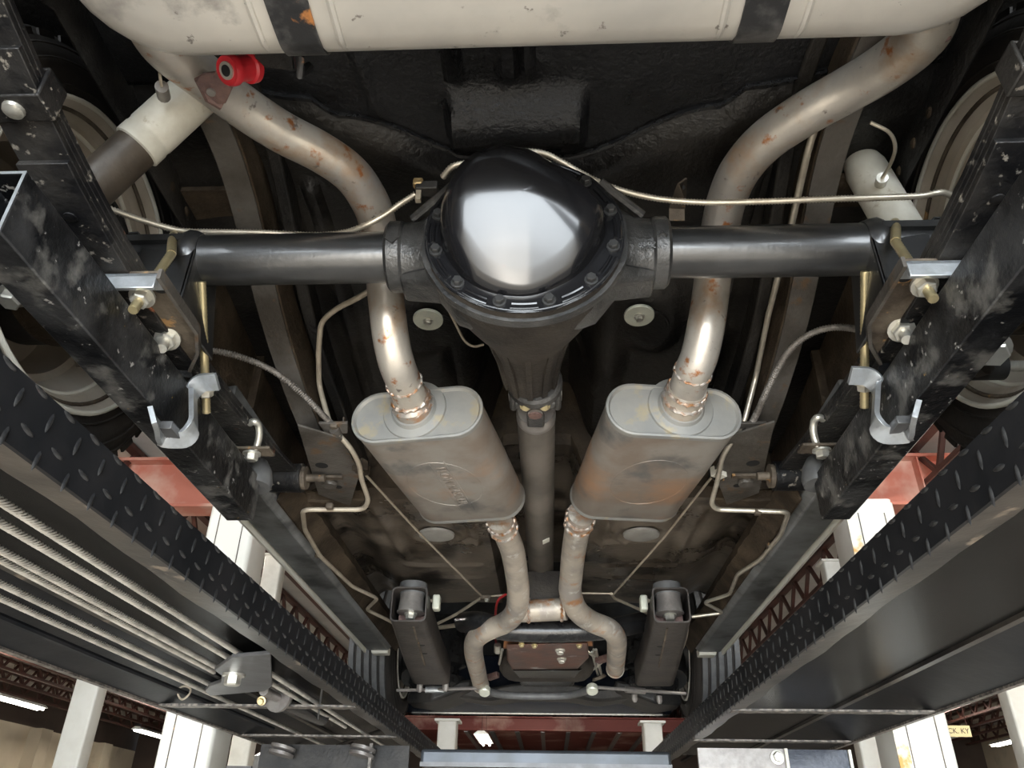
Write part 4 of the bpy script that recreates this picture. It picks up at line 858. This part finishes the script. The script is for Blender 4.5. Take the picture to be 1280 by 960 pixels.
# ------------------------------------------------------------------ wheels
def wheel(xf, y, h, R, lab, s, rear=True):
    """xf: inner face; s: side"""
    t = thing('wheel_assembly', lab, 'wheel', H(xf, y, h - R)); c = H(xf, y, h); ax_ = V((s, 0, 0)); wd = .235 if rear else .20
    q = .242 if rear else .205
    b = MB(); b.lathe(c, ax_, [(.012, q - .006), (.002, q), (-.003, q + .012), (-.008, q + .035), (-.006, R - .055), (.006, R - .022), (.03, R - .004), (.05, R), (wd - .05, R), (wd - .03, R - .006), (wd - .01, R - .04), (wd, q + .03), (wd - .01, q)], 80, cap=False); ty = b.build('tyre', M_rubber, t, ang=40)
    for rr in (q + .018, R - .05, R - .03):
        b = MB(); b.rings([[c + V((s * (dx - (.006 if rr < R - .04 else .001)), math.cos(a) * w_, math.sin(a) * w_)) for dx, w_ in ((0, rr - .002), (-.0025, rr), (0, rr + .002))] for a in [2 * math.pi * k / 80 for k in range(80)]], loop=True); b.build('sidewall_ring', M_rubber, ty)
    if rear:
        b = MB()
        for k in range(40):
            a = 2 * math.pi * k / 40; u = V((0, math.cos(a), math.sin(a))); w_ = V((0, -math.sin(a), math.cos(a)))
            b.box(c + u * (R - .02) + ax_ * .010, (.004, .018, .036), Matrix((ax_, u, w_)).transposed())
        b.build('shoulder_blocks', M_rubber, ty)
    else:
        for k in range(5):
            x = .035 + .033 * k
            b = MB(); b.rings([[c + ax_ * (x + dx) + V((0, math.cos(a), math.sin(a))) * (R - .001 + q) for dx, q in ((-.012, 0), (-.010, .008), (.010, .008), (.012, 0))] for a in [2 * math.pi * k2 / 72 for k2 in range(72)]], loop=True); b.build('tread_rib', M_rubber2, ty)  # ribs paler than the tyre: their overexposed look is put into the colour
    b = MB(); b.lathe(c, ax_, [(.006, q + .003), (-.003, q + .005), (-.006, q), (.002, q - .008), (.016, q - .012), (.024, q - .026), (.052, q - .034), (.085, q - .050), (.09, q - .062), (.16, q - .068), (.17, .10), (.172, .03)], 72, cap=False); rm = b.build('rim', M_rim, t, ang=40); md = rm.modifiers.new('sheet', 'SOLIDIFY'); md.thickness = .003
    def ring(r0, x0, tr, nm, m): 
        b = MB(); b.rings([[c + ax_ * (x0 + tr * math.cos(f)) + V((0, math.cos(a), math.sin(a))) * (r0 + tr * math.sin(f)) for f in [2 * math.pi * j / 8 for j in range(8)]] for a in [2 * math.pi * k / 72 for k in range(72)]], loop=True); return b.build(nm, m, rm)
    ring(q + .001, -.005, .0042, 'rim_lip', M_white); ring(q - .013, .012, .0035, 'bead_groove', M_plate); ring(q - .030, .036, .004, 'barrel_step', M_white)
    b = MB(); b.lathe(c, ax_, [(-.004 - .0, .035), (.0, .035), (.004, .118), (-.006, .122), (-.008, .128), (.002, .131), (.03, .134), (.10, .134), (.11, .06)], 56); dr = b.build('brake_drum', M_drum, t)
    b = MB(); b.lathe(c + ax_ * .002, -ax_, [(-.002, .085), (.016, .080), (.022, .06), (.024, .02)], 40); b.build('backing_plate', M_drum, dr)
    for k in range(8):
        a = 2 * math.pi * (k + .3) / 8; b = MB(); b.lathe(c + V((s * .0015, math.cos(a) * .104, math.sin(a) * .104)), -ax_, [(-.001, .008), (.0045, .008)], 12); b.build('backing_hole', M_hole, dr)
    b = MB(); b.lathe(c, ax_, [(.02, .135), (.022, .137), (.05, .137), (.052, .135)], 56); b.build('drum_rim', M_brown, dr)
    return t
wheel(-.722, .925, .787, .345, 'left rear tyre and grey-brown steel rim seen from inside', -1)
wheel(.660, .925, .787, .345, 'right rear tyre and grey-brown steel rim seen from inside', 1)
wheel(-.66, 3.66, .775, .325, 'left front tyre with a grooved brightly lit tread, far end', -1, False)
wheel(.60, 3.66, .775, .325, 'right front tyre with a grooved brightly lit tread, far end', 1, False)

# ------------------------------------------------------------------ hard lines and cables under the floor
def line(pix, r, m, lab, cat='brake line', name='hard_line', rf=.02):
    P = fillet([A(x, y, h=h) for x, y, h in pix], rf, 5); b = MB(); b.tube(P, r, 10); o = b.build(name, m, ang=70); return tag(o, lab, cat)
lL = line([(500, 335, .90), (478, 352, .90), (452, 370, .90), (420, 386, .90), (401, 402, .89), (398, 440, .86), (399, 482, .83), (412, 530, .74), (440, 562, .705), (449, 580, .695), (452, 600, .685), (461, 625, .67), (455, 637, .665), (378, 637, .65), (381, 662, .65), (400, 695, .65), (440, 733, .66), (472, 748, .66), (458, 762, .66), (485, 775, .65), (510, 790, .65)], .0056, M_line2, 'bent tan fuel line down the left floor, kinked under the muffler')
lR = line([(1034, 120, .95), (1022, 150, .945), (1010, 188, .93), (990, 278, .90), (960, 395, .87), (945, 470, .83), (930, 528, .74), (903, 570, .705), (897, 600, .69), (889, 630, .67), (896, 637, .665), (986, 640, .65), (976, 668, .65), (950, 700, .65), (922, 718, .655), (912, 743, .66), (880, 753, .66), (904, 766, .66), (865, 771, .65)], .0056, M_line, 'bent tan brake line down the right floor beside the muffler')
for px, py, s, o in ((412, 633, 0, lL), (418, 532, 0, lL), (398, 694, 0, lL), (947, 640, 0, lR), (962, 682, 0, lR)):
    b = MB(); q = A(px, py, h=.655 if py > 600 else .735); b.box(q, (.016, .016, .014)); b.build('line_clip', M_plate, o, bevel=.003)
def braid(pix, lab):
    return coil_line([A(x, y, h=h) for x, y, h in pix], .0062, lab, 'brake_cable', M_braid)
braid([(240, 434, .80), (265, 438, .80), (300, 446, .80), (340, 463, .79), (375, 490, .77), (400, 515, .75), (417, 533, .74)], 'grey sheathed parking brake cable sagging on the left')
braid([(1105, 416, .80), (1082, 413, .80), (1045, 409, .80), (1012, 418, .80), (985, 440, .79), (965, 475, .77), (950, 508, .75), (938, 533, .74)], 'grey sheathed parking brake cable curving on the right')
def ends(px, s, lab):
    q = A(*px, h=.715); t = thing('cable_guide', lab, 'bracket', q)
    b = MB(); b.box(q, (.030, .020, .022), Matrix.Rotation(s * .6, 3, 'Z')); b.build('clip', M_white if s > 0 else M_plate, t, bevel=.001)
    b = MB(); b.sweep([q + V((-.012, .014, 0)), q + V((.0, .034, 0)), q + V((.016, .024, 0))], [(-.0015, -.01), (.0015, -.01), (.0015, .01), (-.0015, .01)]); b.build('bracket', M_plate, t)
ends((450, 582), -1, 'tan cable guide clip left of the left muffler')
ends((898, 590), 1, 'pale cable guide clip right of the right muffler')
for pix, lab in (([(418, 533), (452, 588), (520, 662), (602, 745)], 'left parking brake cable end bracket by the rail'), ([(938, 533), (893, 592), (830, 672), (766, 744)], 'right parking brake cable end bracket by the rail')):
    q = A(*pix[0], h=.735); t = thing('cable_end_bracket', lab, 'bracket', q); s = -1 if pix[0][0] < 640 else 1
    b = MB(); b.prism([q + V((-.03, -.012, 0)), q + V((.03, -.012, 0)), q + V((.026, .012, -.01)), q + V((-.02, .02, -.01))], (0, 0, .006)); b.build('tab', M_rail, t, bevel=.001)
    b = MB(); b.lathe(q + V((0, 0, -.006)), (s * -.3, 1, -.1), [(0, .011), (.014, .011), (.015, .006)], 14); b.build('ferrule', M_rail, t)
for pix, lab in (([(452, 588, .715), (520, 662, .71), (602, 745, .70)], 'thin bare brake cable under the left floor to the equalizer'), ([(893, 592, .715), (830, 672, .71), (766, 744, .70)], 'thin bare brake cable under the right floor to the crosswire'), ([(604, 746, .70), (640, 743, .70), (700, 741, .70), (764, 742, .70)], 'thin crosswise brake cable behind the H-shaped exhaust'), ([(764, 742, .70), (768, 748, .70), (800, 762, .69), (832, 778, .66)], 'pale rod from the crosswire to the right frame stub'), ([(602, 747, .70), (570, 768, .69), (540, 783, .66)], 'dark front brake cable from the equalizer to the left frame stub')):
    P = [A(x, y, h=h) for x, y, h in pix]; b = MB(); b.tube(P, .003 if 'rod' not in lab and 'dark' not in lab else .005, 8); tag(b.build('brake_cable', M_line2), lab, 'brake cable')
q = A(607, 747, h=.695); t = thing('cable_equalizer', 'small clevis joining brake cables left of the H-shaped exhaust', 'cable fitting', q)
b = MB(); b.box(q, (.034, .022, .012)); b.build('clevis', M_plate, t, bevel=.002); put(HEX_ZN, 'nut', t, q + V((.004, 0, -.006)), (0, 0, -1), .7)
P = spline([A(x, y, h=.66) for x, y in [(632, 743), (622, 752), (619, 775), (620, 805)]], 6); b = MB(); b.tube(P, .004, 8); tag(b.build('red_wire', M_red), 'thin red wire behind the left pipe of the H-shaped exhaust', 'wire')
b = MB(); b.tube(spline([A(x, y, h=h) for x, y, h in [(556, 378, .86), (568, 402, .86), (580, 425, .86), (592, 433, .86), (604, 431, .87)]], 6), .0026, 8); tag(b.build('vent_line', M_line2), 'thin curved vent line below the left seat anchor washer', 'hose')

# ------------------------------------------------------------------ front subframe and the engine end
sf = thing('front_subframe', 'dark steel front subframe with two open stub rails at its rear', 'subframe', H(XC, 3, .58))
for s in (-1, 1):
    sg = s; r0 = H(XC + sg * .375, 2.24, .60); r1 = H(XC + sg * .40, 2.72, .575); r2 = H(XC + sg * .415, 3.06, .57)
    P = [r0, r0.lerp(r1, .5), r1, r1.lerp(r2, .5), r2]; b = MB(); pr = rrect(.052, .050, .014, 3); pi = rrect(.048, .046, .012, 3)
    up = V((0, 0, 1)); outr = []; inr = []
    for i, p in enumerate(P):
        outr.append([p + V((x * (1 + .35 * i / 4), 0, z)) for x, z in pr]); inr.append([p + V((x * (1 + .35 * i / 4), 0, z)) for x, z in pi])
    b.rings(outr + inr[::-1], loop=True); rl = b.build('stub_rail', mat('subframe_steel', (.060, .051, .045), (.030, .026, .023), 9, .5, .1, .35, 60, spec=.35), sf)
    b = MB(); b.lathe(r0 + V((0, .055, .075)), (0, 0, -1), [(0, .040), (.02, .043), (.04, .036)], 28); b.build('body_bushing', M_rubber2, rl)
    b = MB(); b.lathe(r0 + V((0, .045, .04)), (0, 0, -1), [(0, .034), (.045, .038), (.05, .041), (.054, .041), (.056, .02)], 28); b.build('bushing_cup', M_steelgrey, rl)
    put(HEX_ZN, 'bushing_bolt', rl, r0 + V((0, .045, -.016)), (0, -.2, -1), 1.5)
    b = MB(); b.box(r0 + V((0, .10, -.02)), (.09, .004, .055)); b.build('inner_web', M_rusty, rl)
    for k in range(2):
        q = r0.lerp(r1, .52 + .2 * k) + V((-sg * .020, 0, -.0505)); b = MB(); b.lathe(q, (0, 0, 1), [(0, .001), (.001, .015)], 14); b.build('slot_hole', M_hole, rl)
    b = MB(); b.sweep([r0 + V((-sg * .01, .05, -.052)), r1 + V((-sg * .01, 0, -.052))], [(-.003, -.002), (.003, -.002), (.003, .002), (-.003, .002)]); b.build('seam', M_plate, rl)
    b = MB(); b.box(r0 + V((-sg * .066, .10, .03)), (.022, .035, .045)); b.build('bracket', M_wash, rl, bevel=.005)
    # spring pocket and control arm at the front
    b = MB(); b.lathe(H(XC + sg * .45, 3.50, .57), (0, 0, 1), [(0, .10), (.02, .12), (.05, .12), (.06, .09), (.09, .09), (.10, .12), (.13, .12), (.3, .10)], 32); b.build('spring_pocket', M_gloss2, sf)
    b = MB(); b.rings([[H(XC + sg * x, y, h) for x, y, h in row] for row in (((.30, 3.44, .575), (.30, 3.74, .575), (.30, 3.74, .61), (.30, 3.44, .61)), ((.46, 3.42, .515), (.46, 3.72, .515), (.46, 3.72, .58), (.46, 3.42, .58)), ((.58, 3.52, .525), (.58, 3.66, .525), (.58, 3.66, .565), (.58, 3.52, .565)))]); b.build('lower_control_arm', M_drum, sf, bevel=.012)
    b = MB(); b.tube([H(XC + sg * .56, 3.48, .62), H(XC + sg * .58, 3.6, .72), H(XC + sg * .56, 3.6, .95)], .045, 14); b.build('steering_knuckle', M_drum, sf)
    b = MB(); b.tube([H(XC + sg * .50, 3.38, .70), H(XC + sg * .49, 3.36, .58)], .010, 10); b.build('link_bolt', M_bolt, sf)
    b = MB(); b.tube(spline([H(XC + sg * .34, 2.55, .70), H(XC + sg * .47, 2.60, .66), H(XC + sg * .50, 2.9, .62), H(XC + sg * .44, 2.95, .59)], 6), .006, 8); b.build('brake_hose', M_line2, sf)
b = MB(); R = []
for k in range(33):
    u = -1 + 2 * k / 32; x = XC + .43 * u; hh = .555 - .018 * math.exp(-((abs(u) - .55) / .22) ** 2) + .02 * (abs(u) > .9)
    R.append([H(x, 3.50 + .05 * abs(u), hh), H(x, 3.48 + .05 * abs(u), hh + .05), H(x, 3.70, hh + .06), H(x, 3.74, hh + .01)])
b.rings(R); b.build('front_crossmember', M_drum, sf, bevel=.012)
# transmission crossmember
P = spline([A(580, 778, h=.64), A(600, 778, h=.60), A(632, 787, h=.57), A(690, 789, h=.565), A(740, 787, h=.57), A(770, 784, h=.60), A(800, 778, h=.64)], 6)
b = MB(); b.tube(P, .033, 20); t = b.build('transmission_crossmember', M_gloss2, ang=60); tag(t, 'black tubular crossmember under the gearbox, behind the rusty pan', 'crossmember')
P = [A(500, 790, h=.70), A(560, 783, h=.70), A(640, 772, h=.69), A(700, 770, h=.69), A(800, 784, h=.70), A(850, 792, h=.70)]; b = MB(); b.tube(spline(P, 6), .008, 8); tag(b.build('transmission_rod', M_line2), 'dark curved rod crossing behind the H-shaped exhaust', 'rod')
g = thing('gearbox', 'gearbox with a rusty brown oil pan at the far centre', 'gearbox', H(-.01, 2.6, .54))
b = MB(); b.rings([[H(-.012 + x * k, y, .56 + z * k) for x, z in rrect(.15, .11, .05, 4)] for y, k in ((2.44, .5), (2.50, .85), (2.95, .95), (3.0, 1.25), (3.12, 1.4))][0:0] or [[H(-.012 + x * k, y, .67 + z * k) for x, z in rrect(.14, .10, .05, 4)] for y, k in ((2.30, .45), (2.46, .8), (2.90, .9), (2.96, 1.15), (3.10, 1.3))]); b.build('case', M_cast2, g)
pz = .535; b = MB(); pl = [(633, 805), (735, 803), (736, 822), (722, 836), (640, 837), (634, 825)]; b.rings([[A(x, y, h=.575) for x, y in pl], [A(x, y, h=pz + .004) + V((0, 0, 0)) for x, y in pl], [A(x + (684 - x) * .04, y + (820 - y) * .06, h=pz) for x, y in pl]]); op = b.build('oil_pan', M_transpan, g, bevel=.003)
b = MB(); rim = [A(x, y, h=.562) for x, y in [(630, 802), (738, 800), (741, 808), (629, 811)]]; b.prism(rim, (0, 0, .012)); b.build('pan_rim', mat('orange_rust', (.34, .14, .05), (.16, .07, .04), 40, .6), op, bevel=.002)
for x, y in ((652, 805), (700, 812), (702, 823), (724, 806), (668, 806)):
    put(HEX_GOLD if y < 810 else HEX_ZN, 'pan_bolt', op, A(x, y, h=pz - .0), (0, -.3, -1), 1.2)
b = MB(); b.rings([[A(x, y, h=h) for x, y in pl2] for h, pl2 in ((.56, [(640, 836), (728, 836), (716, 858), (652, 858)]), (.545, [(642, 838), (724, 838), (712, 856), (656, 856)]))]); b.build('bellhousing_cover', M_gloss2, g, bevel=.004)
b = MB(); b.box(A(677, 799, h=.60), (.06, .008, .02)); b.build('tag_plate', M_plate, g)
for x0, y0, x1, y1 in ((740, 815, 748, 846), (742, 812, 752, 845), (725, 850, 762, 820), (752, 845, 745, 812), (628, 812, 624, 830), (731, 812, 742, 820)):
    b = MB(); b.tube([A(x0, y0, h=.60), A(x1, y1, h=.59)], .005, 6); b.build('linkage_rod', M_bolt, g)
b = MB(); b.lathe(A(748, 845, h=.585), (.4, .3, -1), [(0, .025), (.01, .03), (.012, .0)], 20); b.build('linkage_disc', M_plate, g)
b = MB(); b.tube([A(622, 806, h=.62), A(622, 815, h=.60)], .013, 10); b.build('wire_terminal', M_bolt, g)
st = thing('steering_linkage', 'pale steering tie rods and centre link crossing the front', 'steering linkage', H(XC, 3.45, .57))
b = MB(); b.tube([A(496, 863, h=.535), A(540, 862, h=.535), A(604, 860, h=.532)],   .0065, 10); b.build('tie_rod', M_steelgrey, st)
b = MB(); b.tube([A(532, 862, h=.535), A(556, 862, h=.535)], .013, 10); b.build('adjuster_sleeve', M_zinc, st)
b = MB(); b.tube([A(743, 859, h=.532), A(800, 863, h=.535), A(857, 867, h=.535)],   .0065, 10); b.build('tie_rod', M_steelgrey, st)
b = MB(); b.tube([A(782, 862, h=.535), A(806, 864, h=.535)], .012, 10); b.build('adjuster_sleeve', M_steelgrey, st)
b = MB(); b.tube(spline([A(610, 864, h=.530), A(625, 868, h=.528), A(650, 870, h=.528), A(700, 870, h=.528), A(722, 867, h=.528), A(738, 861, h=.530)], 5), .014, 12); b.build('centre_link', M_rubber2, st)
for x, y in ((606, 861), (740, 859)):
    b = MB(); b.lathe(A(x, y, h=.532), (0, -.55, -.8), [(-.01, .014), (.0, .022), (.02, .022), (.024, .018)], 20); b.build('ball_joint_cap', M_wash, st)
for x, y in ((525, 855), (557, 854), (793, 868), (824, 870)):
    b = MB(); b.lathe(A(x, y, h=.538), (0, 0, -1), [(0, .012), (.02, .012), (.03, .006)], 8); b.build('clamp_bolt', M_steelgrey, st)
t = thing('front_valance', 'dark navy front valance behind the steering, pale lower edge', 'valance', H(XC, 4.0, .55))
x0, x1 = A(505, 890, y=4.0).x, A(838, 885, y=4.0).x
b = MB(); b.rings([[H(x, 3.86 + .0 * abs(x), .60), H(x, 3.98, .553), H(x, 4.01, .553), H(x, 4.03, .80), H(x, 3.9, .80)] for x in [x0 + (x1 - x0) * k / 20 for k in range(21)]]); b.build('panel', M_navy, t, bevel=.006)
b = MB(); b.tube([H(x0 + .04, 3.99, .552), H(x1 - .04, 3.99, .552)], .006, 8); b.build('lower_edge', M_bolt, t)
b = MB(); b.box(H(XC, 4.05, .95), (1.45, .03, .5)); b.box(H(XC, 3.3, 1.12), (1.5, 1.5, .02)); b.build('engine_bay_panel', M_drum, body)
